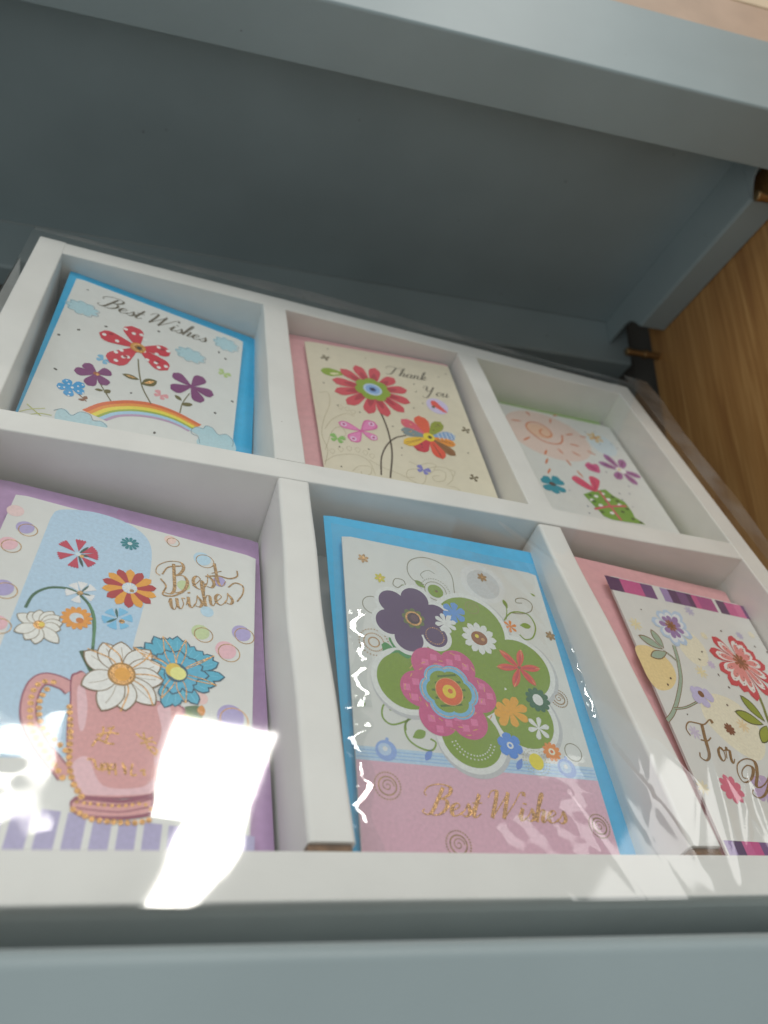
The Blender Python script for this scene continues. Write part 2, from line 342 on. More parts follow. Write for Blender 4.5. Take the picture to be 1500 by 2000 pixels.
class Art:
    def __init__(s, card): s.card = card; s.name = None
    def begin(s, name, layer=1): s.name = name; s.v = []; s.f = []; s.mi = []; s.m = []; s.z = .02 + .09 * layer; return s
    def end(s):
        if s.f:
            o = mesh(s.name, s.v, s.f, s.m, s.card, mi=s.mi, world=False)
            if s.name in ('printed_dots', 'gold_beads', 'printed_sun_rays', 'printed_swirl_buds', 'printed_fence'): o['kind'] = 'stuff'
        s.name = None
    def _m(s, m):
        if m not in s.m: s.m.append(m)
        return s.m.index(m)
    def poly(s, pts, m, dz=.009):
        s.z += dz; b = len(s.v); s.v += [(x / 1000, y / 1000, s.z * INKZ) for x, y in pts]
        a = sum(pts[i][0] * pts[(i + 1) % len(pts)][1] - pts[(i + 1) % len(pts)][0] * pts[i][1] for i in range(len(pts)))
        ix = list(range(b, b + len(pts)));  ix = ix if a > 0 else ix[::-1]
        s.f.append(tuple(ix)); s.mi.append(s._m(m)); return s
    def blob(s, pts, m): return s.poly(cr(pts, 6, True), m)
    def ell(s, c, rx, ry, m, rot=0, n=24):
        a = math.radians(rot); return s.poly([(c[0] + rx * math.cos(t) * math.cos(a) - ry * math.sin(t) * math.sin(a), c[1] + rx * math.cos(t) * math.sin(a) + ry * math.sin(t) * math.cos(a)) for t in [2 * math.pi * i / n for i in range(n)]], m)
    def dot(s, c, r, m, n=12): return s.ell(c, r, r, m, 0, n)
    def line(s, pts, wd, m, taper=False, n=8, closed=False, nib=None):
        """inked line; wd in mm; nib = (thin, thick) swells the down-strokes like a pen"""
        p = cr(pts, n, closed); s.z += .009; b = len(s.v); k = len(p); mi = s._m(m)
        if closed: p = p + [p[0]]; k += 1
        for i, (x, y) in enumerate(p):
            x0, y0 = p[max(0, i - 1)]; x1, y1 = p[min(k - 1, i + 1)]; dx, dy = x1 - x0, y1 - y0; L = math.hypot(dx, dy) or 1; dx /= L; dy /= L
            q = wd / 2
            if nib: q = (nib[0] + (nib[1] - nib[0]) * max(0, abs(dy) if dy < 0 else abs(dy) * .12) ** 1.6) / 2
            if taper: q *= .25 + .75 * math.sin(math.pi * min(1, max(0, i / (k - 1)))) ** .6
            s.v += [((x - dy * q) / 1000, (y + dx * q) / 1000, s.z * INKZ), ((x + dy * q) / 1000, (y - dx * q) / 1000, s.z * INKZ)]
        for i in range(k - 1): s.f.append((b + 2 * i, b + 2 * i + 1, b + 2 * i + 3, b + 2 * i + 2)); s.mi.append(mi)
        return s
    def ring(s, c, r, wd, m, rx=1.0, dash=False, n=28):
        if dash:
            for i in range(dash):
                t = 2 * math.pi * i / dash; s.z -= .009; s.dot((c[0] + r * rx * math.cos(t), c[1] + r * math.sin(t)), wd, m, 6)
            s.z += .009; return s
        return s.line([(c[0] + r * rx * math.cos(2 * math.pi * i / n), c[1] + r * math.sin(2 * math.pi * i / n)) for i in range(n)], wd, m, n=2, closed=True)
    def spiral(s, c, r, turns, wd, m, a0=0, n=40):
        return s.line([(c[0] + r * (1 - .85 * i / n) * math.cos(a0 + turns * 2 * math.pi * i / n), c[1] + r * (1 - .85 * i / n) * math.sin(a0 + turns * 2 * math.pi * i / n)) for i in range(n + 1)], wd, m, n=2)
    def petal(s, c, tip, wd, m, p=.8, n=12, root=0.0):
        """petal from c to tip, widest past the middle (p<1 nearer the tip)"""
        dx, dy = tip[0] - c[0], tip[1] - c[1]; L = math.hypot(dx, dy); dx /= L; dy /= L; A = []; B = []
        for i in range(n + 1):
            t = i / n; 
            if p >= .78: q = wd / 2 * (math.sin(math.pi * t ** (1 / p)) ** .75 if 0 < t < 1 else 0)
            else: q = wd / 2 * ((t / p) ** .85 * (1.18 - .18 * t / p) if t < p else math.sqrt(max(0, 1 - ((t - p) / (1 - p)) ** 2)))
            q = q; q = max(q, wd / 2 * root * (1 - t) if i < n else 0)
            x, y = c[0] + dx * L * t, c[1] + dy * L * t; A.append((x - dy * q, y + dx * q)); B.append((x + dy * q, y - dx * q))
        pts = A + B[::-1]; o = [pts[0]]
        for q in pts[1:]:
            if abs(q[0] - o[-1][0]) + abs(q[1] - o[-1][1]) > .01: o.append(q)
        if abs(o[0][0] - o[-1][0]) + abs(o[0][1] - o[-1][1]) < .01: o.pop()
        return s.poly(o, m)
    def fan(s, c, tip, wd, m):
        """fan-shaped petal with a toothed end"""
        dx, dy = tip[0] - c[0], tip[1] - c[1]; L = math.hypot(dx, dy); a = math.atan2(dy, dx); h = wd / 2 / L; pts = [(c[0] + .18 * L * math.cos(a), c[1] + .18 * L * math.sin(a))]
        for i in range(9):
            t = a - h + 2 * h * i / 8; r = L * (1.0 if i % 2 else .93); pts.append((c[0] + r * math.cos(t), c[1] + r * math.sin(t)))
        return s.poly(pts, m)
    def flower(s, c, r, k, wd, m, a0=90, p=.75, root=.25, m2=None):
        for i in range(k):
            t = math.radians(a0 + 360 * i / k); s.petal(c, (c[0] + r * math.cos(t), c[1] + r * math.sin(t)), wd, m2 if m2 and i % 2 else m, p, 8, root)
        return s
    def scallop(s, c, r, k, m, dep=.18, a0=90, n=12):
        pts = []
        for i in range(k * n):
            t = 2 * math.pi * i / (k * n); q = r * (1 - dep + dep * abs(math.cos(k * t / 2)) ** .7); pts.append((c[0] + q * math.cos(t + math.radians(a0)), c[1] + q * math.sin(t + math.radians(a0))))
        return s.poly(pts, m)
    def butterfly(s, c, r, m, rot=0):
        for a, k in ((35, 1), (145, 1), (-40, .8), (220, .8)):
            t = math.radians(a + rot); s.petal(c, (c[0] + r * k * math.cos(t), c[1] + r * k * math.sin(t)), r * .75 * k, m, .75)
        return s
    def cloud(s, c, wd, h, m, mo, flat=False):
        pts = []
        for i in range(9):
            t = 2 * math.pi * i / 9; lob = 1.0
            for j in range(5):
                tt = t + (j / 5) * 2 * math.pi / 9; q = .78 + .25 * math.sin(math.pi * j / 5); pts.append((c[0] + wd / 2 * q * math.cos(tt), c[1] + h / 2 * q * math.sin(tt)))
        s.poly(pts, m); s.line([(x + .5, y - .4) for x, y in pts], .22, mo, n=2, closed=True); return s
GL = {   # pen strokes of the script lettering: unit = cap height, baseline at 0
'B': (.78, [[(.46, .93), (.36, .55), (.24, .12), (.10, -.02), (-.06, .06), (-.02, .16)], [(-.02, .60), (-.10, .72), (.02, .93), (.34, 1.03), (.66, .96), (.70, .76), (.54, .58), (.34, .53)], [(.34, .53), (.60, .50), (.66, .28), (.50, .04), (.28, -.02), (.16, .06)]]),
'W': (.98, [[(-.08, .70), (.0, .93), (.17, .96), (.17, .60), (.10, .02)], [(.10, .02), (.36, .52), (.56, .95)], [(.56, .95), (.52, .5), (.48, .02)], [(.48, .02), (.78, .55), (.96, .95), (1.08, .98), (1.10, .86)]]),
'T': (.78, [[(-.02, .62), (-.08, .80), (.08, .98), (.34, .97), (.60, .90), (.86, 1.02)], [(.52, .92), (.42, .55), (.30, .10), (.12, -.02), (.0, .10)]]),
'Y': (.86, [[(.02, .66), (.0, .88), (.14, .98), (.24, .88), (.20, .56), (.30, .40), (.46, .52), (.62, .95)], [(.64, .98), (.54, .5), (.42, .0), (.26, -.36), (.06, -.36), (.06, -.2)]]),
'F': (.72, [[(-.04, .62), (-.08, .82), (.10, .98), (.36, .95), (.62, .90), (.90, 1.02), (.96, .92)], [(.54, .92), (.44, .55), (.34, .12), (.16, -.03), (.0, .06), (.04, .18)], [(.26, .50), (.48, .46), (.66, .54)]]),
'e': (.34, [[(-.02, .14), (.12, .20), (.27, .32), (.20, .43), (.07, .34), (.04, .14), (.14, .0), (.28, .05), (.38, .16)]]),
's': (.32, [[(-.02, .04), (.10, .20), (.20, .46)], [(.18, .42), (.26, .26), (.27, .10), (.16, .0), (.04, .06)]]),
't': (.28, [[(-.04, .1), (.08, .36), (.16, .50)], [(.20, .80), (.13, .40), (.09, .10), (.16, .0), (.32, .14)], [(.0, .47), (.32, .50)]]),
'i': (.22, [[(-.04, .12), (.06, .34)], [(.10, .43), (.06, .12), (.12, .0), (.26, .14)], [(.16, .62), (.17, .56)]]),
'h': (.42, [[(-.04, .08), (.14, .52), (.24, .92), (.20, 1.02), (.13, .80), (.05, .0)], [(.07, .18), (.20, .42), (.29, .36), (.25, .10), (.31, .0), (.44, .14)]]),
'a': (.42, [[(.29, .36), (.17, .43), (.04, .28), (.03, .08), (.12, .0), (.24, .16), (.30, .40)], [(.31, .42), (.27, .10), (.32, .0), (.44, .14)]]),
'n': (.42, [[(-.03, .28), (.06, .42), (.08, .36), (.03, .0)], [(.05, .18), (.19, .42), (.27, .35), (.24, .10), (.30, .0), (.42, .14)]]),
'k': (.40, [[(-.04, .08), (.14, .52), (.24, .92), (.20, 1.02), (.13, .80), (.05, .0)], [(.08, .18), (.22, .43), (.30, .36), (.22, .25), (.12, .21)], [(.14, .21), (.24, .02), (.40, .12)]]),
'o': (.38, [[(.19, .43), (.05, .32), (.02, .12), (.12, .0), (.26, .08), (.31, .28), (.20, .43)], [(.20, .41), (.30, .34), (.42, .38)]]),
'u': (.44, [[(-.03, .28), (.06, .42), (.03, .12), (.10, .0), (.22, .12), (.30, .40)], [(.31, .42), (.27, .10), (.32, .0), (.46, .14)]]),
'r': (.34, [[(-.03, .10), (.08, .46), (.12, .38), (.24, .40)], [(.24, .40), (.18, .10), (.24, .0), (.36, .14)]]),
'w': (.56, [[(-.03, .28), (.06, .42), (.03, .12), (.10, .0), (.20, .14), (.26, .40)], [(.27, .42), (.24, .12), (.32, .0), (.44, .18), (.44, .40), (.54, .36)]]),
' ': (.30, [])}
def lettering(a, name, txt, p0, p1, cap, m, nib, slant=.30, layer=3):
    """txt written along p0-p1 (card mm), fitted to that length"""
    a.begin(name, layer); L0 = sum(GL[c][0] for c in txt); dx, dy = p1[0] - p0[0], p1[1] - p0[1]; L = math.hypot(dx, dy); k = L / L0; ux, uy = dx / L, dy / L; x = 0
    for ch in txt:
        wdt, st = GL[ch]
        for q in st:
            pts = []
            for gx, gy in q:
                X = (x + gx) * k + gy * cap * slant; Y = gy * cap; pts.append((p0[0] + X * ux - Y * uy, p0[1] + X * uy + Y * ux))
            a.line(pts, 0, m, n=7, nib=nib); a.z -= .0085
        x += wdt
    a.end()
def specks(a, pts, m, r=.45, layer=1):
    a.begin('printed_dots', layer)
    for i, p in enumerate(pts):
        a.ell(p, r * (.7 + .6 * ((i * 37) % 10) / 10), r * (.6 + .5 * ((i * 53) % 10) / 10), m, (i * 40) % 180, 10); a.z -= .0088
    a.end()

CARDS = {   # across, bottom, turn, width, height, depth, tilt across, tilt down (mm, degrees)
1: (56.0, 145.5, 2.03, 82.5, 123.7, 18.28, .13, .11), 2: (177.84, 145.5, -1.58, 82.5, 125.8, 13.25, -.05, .08),
3: (284.5, 145.5, 2.04, 82.5, 125.3, 18.97, -.03, -.02), 4: (58.91, 297.5, 3.06, 82.5, 122.7, 17.18, .12, -.03),
5: (170.52, 297.5, 2.33, 82.5, 119.5, 14.22, .02, .09), 6: (291.6, 297.5, -.62, 79.0, 122.1, 16.5, .08, .09)}
ENVS = {
1: (60.77, 145.5, .64, 94, 133, 20.96, .13, .11), 2: (170.5, 145.5, 0, 94, 133, 15.95, -.05, .08), 3: (282.0, 141.0, 0, 94, 133, 22.2, -.03, -.02),
4: (62.0, 297.5, .31, 92, 133, 20.37, .12, -.03), 5: (175.1, 297.5, .26, 94, 133, 16.4, .02, .09), 6: (283.6, 297.5, -.6, 94, 133, 18.9, .08, .09)}
envelope(card_frame(*ENVS[1]), 94, 133, ENV_BLUE, 'bright blue envelope behind the rainbow and polka-dot flower card')
envelope(card_frame(*ENVS[2]), 94, 133, ENV_PINK, 'dusty pink envelope behind the cream thank-you card')
envelope(card_frame(*ENVS[3]), 94, 133, ENV_GREEN, 'leaf green envelope behind the sun and gift card')
envelope(card_frame(*ENVS[4]), 92, 133, ENV_LILAC, 'lilac purple envelope behind the pink mug card')
envelope(card_frame(*ENVS[5]), 94, 133, ENV_BLUE, 'bright blue envelope behind the big green flower card')
envelope(card_frame(*ENVS[6]), 94, 133, ENV_PINK, 'pale pink envelope behind the striped-edge card with brown lettering')
def card(i, paper, label):
    c = thing('greeting_card', label, 'card', card_frame(*CARDS[i]))
    q = CARDS[i]
    fr = leaf_mesh('front_leaf', q[3], q[4], .30, 0, paper, c, rc=.8); leaf_mesh('back_leaf', q[3] - .3, q[4] - .2, .30, -.75, paper, c, rc=.8)
    return c, Art(fr)             # the printing belongs to the front leaf

# ---- card 1: rainbow, polka-dot flower
c1, a = card(1, PAPER, 'white best wishes card with rainbow, clouds and red polka-dot flower')
RED, REDD, PURP, BLUEI, SKY, SKYO = ink(186, 40, 58), ink(140, 26, 40), ink(112, 42, 100), ink(45, 140, 195), ink(160, 190, 198), ink(95, 125, 140)
OLIVE, WHITE, GREYD, PINKI = ink(92, 84, 34), ink(214, 214, 208), ink(70, 66, 60), ink(205, 130, 140)
for c, wd, h in (((-34.3,39.3), 14.5, 10.5), ((16.5,33.5), 14.5, 10.5), ((32.5,53.2), 13, 11)):
    a.begin('printed_cloud').cloud(c, wd, h, SKY, SKYO).end()
a.begin('printed_rainbow')
ro, ri = [(-20.6,-29.1),(-15.2,-21.6),(-8.5,-16.3),(-2.7,-13.1),(5.1,-10.8),(15.1,-11.1),(26.8,-14.3)], [(-10.7,-31.1),(-6.7,-26.5),(-1.8,-23.4),(4.1,-21.1),(10.4,-20.0),(16.2,-20.0),(21.7,-21.6)]
oc, ic = cr(ro, 5), cr(ri, 5); cols = [ink(200, 92, 38), ink(222, 132, 42), ink(226, 196, 60), ink(140, 160, 52), ink(150, 186, 210), ink(168, 138, 168)]; cut = [0, .2, .36, .56, .68, .86, 1]
for k, m in enumerate(cols):
    lo, hi = cut[k], cut[k + 1]
    a.poly([(p[0] + (q[0] - p[0]) * lo, p[1] + (q[1] - p[1]) * lo) for p, q in zip(oc, ic)] + [(p[0] + (q[0] - p[0]) * hi, p[1] + (q[1] - p[1]) * hi) for p, q in reversed(list(zip(oc, ic)))], m)
a.end()
a.begin('printed_cloud', 3).blob([(-28.8,-38.8),(-28.9,-33.8),(-26.1,-31.9),(-23.5,-33.9),(-20.9,-30.7),(-17.6,-30.5),(-15.5,-33.7),(-12.4,-32.4),(-9.8,-34.4),(-11.0,-43.9),(-18.6,-48.7),(-26.4,-48.0)], SKY).line([(-30.1,-34.5),(-27.1,-32.1),(-23.6,-34.3),(-20.9,-30.7),(-17.2,-30.5),(-15.4,-33.2),(-12.4,-32.4),(-9.7,-34.4)], .3, SKYO).end()
a.begin('printed_cloud', 3).blob([(22.8,-20.4),(24.6,-16.9),(27.5,-16.3),(28.5,-14.2),(31.5,-14.0),(34.4,-17.2),(38.6,-15.5),(41.6,-18.2),(42.4,-25.6),(32.3,-31.5),(26.0,-27.1),(26.4,-22.4)], SKY).line([(27.2,-26.5),(26.0,-22.8),(23.4,-22.2),(22.9,-19.7),(24.8,-16.9),(27.7,-16.5),(28.8,-14.1),(31.7,-14.2),(34.6,-17.2),(38.2,-15.4),(41.3,-18.4),(41.3,-22.2)], .3, SKYO).end()
a.begin('printed_star', 2).line([(-39.6,-35.6),(-36.3,-38.0),(-33.4,-40.0)], .45, ink(170, 175, 90)).line([(-41.0,-41.1),(-37.7,-37.8),(-33.2,-34.9)], .35, ink(180, 185, 110)).line([(-37.6,-41.1),(-34.1,-38.6),(-30.1,-37.7)], .35, ink(170, 175, 90)).end()
def stem(a, pts, m, wd=.45, leaves=()):
    a.begin('printed_stem', 2).line(pts, wd, m)
    for b, t, q in leaves: a.petal(b, t, q, m, .95)
    a.end()
stem(a, [(-5.4,16.2),(-3.5,7.0),(-0.6,-2.7),(4.4,-11.7)], OLIVE, .6, (((-2.7,1.9), (-10.0,1.9), 3.0), ((-1.2,-0.6), (4.5,5.2), 5.0)))
a.begin('gold_leaf_highlight', 3).petal((-0.5,0.4), (3.6,4.2), 1.6, GOLD).petal((-3.8,2.0), (-8.3,2.0), .9, GOLD).end()
stem(a, [(-18.5,-6.2),(-16.5,-10.5),(-11.2,-18.2)], OLIVE, .5, (((-15.2,-13.2), (-18.5,-14.1), 1.6), ((-14.7,-14.3), (-12.6,-11.5), 2.4)))
stem(a, [(-25.1,-19.4),(-22.9,-21.0),(-20.0,-23.3)], ink(120, 75, 45), .5, (((-20.6,-22.8), (-23.2,-23.5), 1.4), ((-21.1,-22.6), (-20.6,-20.1), 1.8)))
stem(a, [(19.4,4.4),(17.2,-3.9),(16.8,-11.2)], OLIVE, .5, (((16.6,-2.6), (13.3,-0.2), 2.2), ((16.7,-5.3), (21.6,-2.6), 2.6)))
C = (-6.7,24.3)
a.begin('printed_flower', 3)
for t, q in (((-11.9,39.3), 9.5), ((-24.2,25.3), 8.5), ((-16.3,6.7), 9.5), ((8.1,15.5), 9.5), ((7.6,30.0), 8.0)): a.petal(C, t, q, RED, .72, 10, .45)
for p in [(-14.0,35.0),(-10.1,33.9),(-16.0,23.8),(-21.9,25.2),(-13.1,18.1),(-15.1,15.5),(-14.1,9.6),(-11.6,13.8),(-9.8,14.9),(-8.5,23.5),(-3.9,23.3),(-1.6,17.8),(4.0,15.2),(2.3,17.9),(6.9,17.8),(1.9,30.2),(1.8,24.6),(6.4,29.9),(-4.6,32.4),(-6.8,35.0)]: a.dot(p, 1.0, WHITE, 10); a.z -= .0085
for p in [(-19.3,27.3),(-10.8,14.6),(3.0,19.1),(3.8,29.5)]: a.ell(p, 1.1, .7, REDD, 20); a.z -= .0085
a.z += .02; a.ell(C, 3.5, 3.5, ink(190, 130, 40)).ell(C, 2.7, 2.7, GOLD).ell((C[0] + .3, C[1]), 1.9, 1.9, ink(150, 105, 25)).ell((C[0] + .5, C[1]), 1.1, 1.1, ink(40, 34, 26)).end()
for C, tips, q in (((-19.7,-3.9), [(-25.6,0.4),(-28.4,-6.6),(-14.7,1.0),(-14.4,-9.1),(-21.6,-13.2)], 5.2), ((19.7,9.7), [(10.6,15.0),(24.1,19.7),(30.2,9.0),(24.8,0.3),(11.0,2.8)], 6.2)):
    a.begin('printed_flower', 3)
    for t in tips: a.petal(C, t, q, PURP, .7, 9, .3)
    if q < 6: a.ell(C, 1.4, 1.2, ink(150, 80, 40)).dot((C[0] + .4, C[1] - .3), .6, GOLD)
    a.end()
C = (-27.2,-18.0); a.begin('printed_flower', 3)
tips = [(-30.2,-13.7),(-32.4,-19.7),(-23.0,-12.9),(-21.7,-18.8),(-27.3,-23.8)]
for t in tips: a.petal(C, t, 4.2, BLUEI, .65, 8, .3)
for t in tips:
    for k in (.5, .85): a.dot((C[0] + (t[0] - C[0]) * k + .3, C[1] + (t[1] - C[1]) * k - .3), .42, WHITE, 8); a.z -= .0085
a.dot((C[0] + .5, C[1] + .3), .6, WHITE); a.end()
for c, m in (((-19.0,7.0), ink(110, 165, 195)), ((7.4,-3.8), ink(205, 140, 145)), ((33.6,28.2), ink(165, 185, 120))): a.begin('printed_butterfly').butterfly(c, 3.6, m, -20).end()
specks(a, [(-34.9,55.2),(-32.3,22.1),(-38.8,13.7),(-22.3,31.7),(-35.0,-9.6),(0.2,43.0),(33.4,40.6),(29.8,44.1),(39.1,9.3),(31.9,-3.2),(-4.5,-8.8),(8.3,-29.0)], GREYD, .75)
lettering(a, 'lettering_best_wishes', 'Best Wishes', (-28.5, 46.6), (22.5, 47.8), 9.8, DARKFOIL, (.28, 1.15))

# ---- card 2: cream thank-you card
c2, a = card(2, CREAM, 'cream thank you card with red daisy and patchwork-petal flower')
RED2, GRN, SWIRL = ink(190, 66, 78), ink(126, 152, 36), ink(168, 158, 128)
for pts in ([(-37.9,17.8),(-33.4,18.9),(-33.5,9.7),(-37.7,-3.1),(-39.8,-14.8),(-38.3,-25.2),(-40.7,-35.9)], [(-38.0,-10.3),(-33.4,-2.1),(-26.1,3.9),(-22.0,2.7)], [(-39.4,-25.4),(-34.4,-10.9),(-29.8,-7.1),(-28.2,-12.3),(-32.4,-16.7)], [(-40.5,-33.4),(-34.7,-28.4),(-25.4,-26.0),(-19.6,-29.5),(-17.8,-38.1)], [(-28.3,-37.5),(-24.7,-33.7),(-19.3,-33.3),(-20.0,-37.9),(-23.8,-39.8),(-24.3,-37.0)], [(-19.4,-28.2),(-13.7,-32.3),(-5.2,-36.0),(3.1,-40.9),(6.9,-35.8),(6.1,-30.7),(-0.7,-31.9),(-2.6,-36.8),(1.1,-36.8)], [(8.4,-33.6),(13.6,-29.4),(17.7,-30.7),(15.9,-36.2),(11.3,-37.6),(10.5,-34.5),(14.2,-33.3)], [(16.6,-39.3),(20.7,-34.1),(20.2,-28.2),(15.6,-27.0),(9.4,-28.8)], [(17.4,-39.8),(21.1,-40.5),(23.7,-45.1)], [(0.5,-25.8),(4.9,-27.6),(10.1,-25.3),(13.9,-26.0),(12.1,-29.7)], [(19.3,-27.7),(22.9,-29.1),(20.9,-33.4)]):
    a.begin('printed_swirl').line(pts, .28, SWIRL).end()
a.begin('printed_swirl_buds')
for p in [(-36.3,-27.7),(-32.1,-25.6),(-27.9,-24.2),(-23.9,-24.4),(-20.4,-25.7),(-17.5,-27.5),(-28.2,6.4),(-24.9,5.7),(-22.2,4.1)]: a.line([p, (p[0] - 1.2, p[1] + 2.2), (p[0] + .2, p[1] + 3.6), (p[0] + 1.3, p[1] + 2.2), p], .2, SWIRL, n=4); a.z -= .0085
a.end()
a.begin('printed_stem', 2).line([(-8.6,13.4),(-6.9,3.9),(-6.2,-7.7),(-7.1,-21.8),(-11.0,-39.2)], .85, ink(64, 48, 30)).end()
a.begin('printed_stem', 2).line([(2.8,-6.5),(-3.2,-9.6),(-8.6,-16.0),(-12.9,-25.6),(-15.1,-37.9)], .75, ink(64, 48, 30)).end()
a.begin('printed_leaf', 2).petal((-21.8,37.5), (-35.1,37.0), 7.0, GRN, .6).petal((-24.9,37.1), (-30.6,35.6), 2.0, ink(205, 200, 160)).end()
C = (-8.9,27.6); a.begin('printed_flower', 3)
tips = [(-15.3,47.6),(-4.4,48.0),(5.2,41.4),(10.7,32.2),(10.4,21.0),(5.4,11.9),(-4.5,6.2),(-14.2,6.4),(-24.5,11.5),(-29.8,20.5),(-30.0,30.7),(-24.3,41.7)]
for t in tips: a.petal(C, t, 6.6, RED2, .75, 9, .5)
for t in tips: a.petal(C, (C[0] + (t[0] - C[0]) * .72, C[1] + (t[1] - C[1]) * .72), 3.6, ink(160, 44, 60), .8); a.z -= .0085
a.z += .01; a.scallop(C, 9.6, 7, GRN, .16).ell(C, 5.0, 5.0, ink(170, 190, 215)).ell(C, 3.9, 3.9, ink(125, 160, 205)).ell(C, 1.9, 1.9, ink(60, 90, 150)).ell(C, 1.1, 1.1, ink(30, 30, 40)).end()
C = (14.9,-5.4); a.begin('printed_flower', 3)
P2 = [(((2.4,6.0)), 7.5, ink(200, 84, 104)), ((12.8,11.1), 8.0, ink(205, 84, 52)), ((24.2,8.6), 6.5, ink(132, 142, 40)), ((30.0,-1.3), 7, ink(118, 148, 188)), ((28.5,-8.5), 6, ink(222, 134, 40)), ((26.4,-17.1), 6, ink(128, 88, 46)), ((18.7,-21.0), 7, ink(206, 74, 50)), ((6.5,-17.1), 8.5, ink(182, 40, 58)), ((0.2,-13.2), 6, ink(226, 172, 44)), ((0.7,-2.6), 6.5, ink(112, 128, 132))]
for t, q, m in P2: a.petal(C, t, q, m, .68, 9, .3)
t = P2[3][0]
for k in (.35, .5, .65, .8, .92): a.line([(C[0] + (t[0] - C[0]) * k, C[1] + (t[1] - C[1]) * k + 2.6), (C[0] + (t[0] - C[0]) * k + .6, C[1] + (t[1] - C[1]) * k - 2.6)], .4, ink(205, 212, 220), n=2); a.z -= .0085
for j in (4, 5, 6, 8):
    t = P2[j][0]
    for o in (-.8, .5): a.line([(C[0] + (t[0] - C[0]) * .3, C[1] + (t[1] - C[1]) * .3 + o * .4), (C[0] + (t[0] - C[0]) * .92, C[1] + (t[1] - C[1]) * .92 + o)], .25, ink(120, 60, 30), n=2); a.z -= .0085
for j in (0, 2, 7, 9):
    t = P2[j][0]
    for i in range(4): a.dot((C[0] + (t[0] - C[0]) * (.5 + .12 * i) + ((i * 7) % 3 - 1) * .9, C[1] + (t[1] - C[1]) * (.5 + .12 * i) + ((i * 5) % 3 - 1) * .9), .4, GOLD if j in (0, 9) else ink(90, 30, 40), 8); a.z -= .0085
a.z += .02; a.ell(C, 3.0, 3.2, ink(222, 190, 40)).ell((C[0] + .5, C[1]), 1.1, 1.3, ink(70, 60, 20)).end()
C = (-20.1,-8.1); a.begin('printed_butterfly', 2); PK = ink(196, 92, 150)
for t, q in (((-30.8,-3.7), 5.5), ((-12.2,0.5), 7.5), ((-26.3,-16.8), 6.8), ((-12.8,-13.0), 5.0)):
    a.petal(C, t, q, PK, .66, 9, .2); a.petal((C[0] + (t[0] - C[0]) * .1, C[1] + (t[1] - C[1]) * .1), (C[0] + (t[0] - C[0]) * .93, C[1] + (t[1] - C[1]) * .93), q * .76, ink(208, 122, 172), .66); a.dot((C[0] + (t[0] - C[0]) * .76, C[1] + (t[1] - C[1]) * .76), 1.5, ink(228, 190, 212)); a.dot((C[0] + (t[0] - C[0]) * .76, C[1] + (t[1] - C[1]) * .76), .8, ink(170, 40, 120))
a.end()
a.begin('printed_butterfly', 2).butterfly((-32.7,-16.3), 4.2, ink(120, 168, 84), -15).end()
a.begin('printed_butterfly', 2).butterfly((6.6,-30.9), 3.9, ink(112, 112, 178), -25).end()
C = (25.5,22.0); a.begin('printed_bird_badge', 2).ell(C, 6.0, 6.6, ink(188, 180, 212)).blob([(C[0] - 2.8, C[1] + 3.6), (C[0] - .2, C[1] + 4.2), (C[0] + 2.0, C[1] + .4), (C[0] + 4.6, C[1] - 4.2), (C[0] + 2.6, C[1] - 4.4), (C[0] - .4, C[1] - 2.0), (C[0] - 3.0, C[1] - .4)], ink(208, 76, 66)).petal((C[0] - 1.5, C[1]), (C[0] - 3.2, C[1] - 2.2), 1.6, ink(70, 90, 60)).end()
for c in ((-31.4,49.7), (37.4,5.0), (32.1,-31.8)): a.begin('printed_star').flower(c, 2.6, 4, 1.6, ink(84, 70, 34), 20).end()
specks(a, [(-8.6,55.8),(37.9,54.3),(32.6,49.8),(17.5,22.4),(-18.7,6.6),(-3.0,-0.8),(-29.4,9.6),(-32.4,-21.9),(-18.3,-20.9),(-1.3,-16.6),(-2.3,-22.0),(33.9,-13.5),(-33.2,-35.5),(11.5,17.1),(15.7,32.1),(15.9,38.8),(-29.0,58.7),(-34.6,26.7)], ink(80, 68, 44), .5)
lettering(a, 'lettering_thank', 'Thank', (1.0,44.3), (24.3,44.0), 7.8, DARKFOIL, (.22, .95))
lettering(a, 'lettering_you', 'You', (19.3,31.0), (34.5,31.5), 7.8, DARKFOIL, (.22, .95))

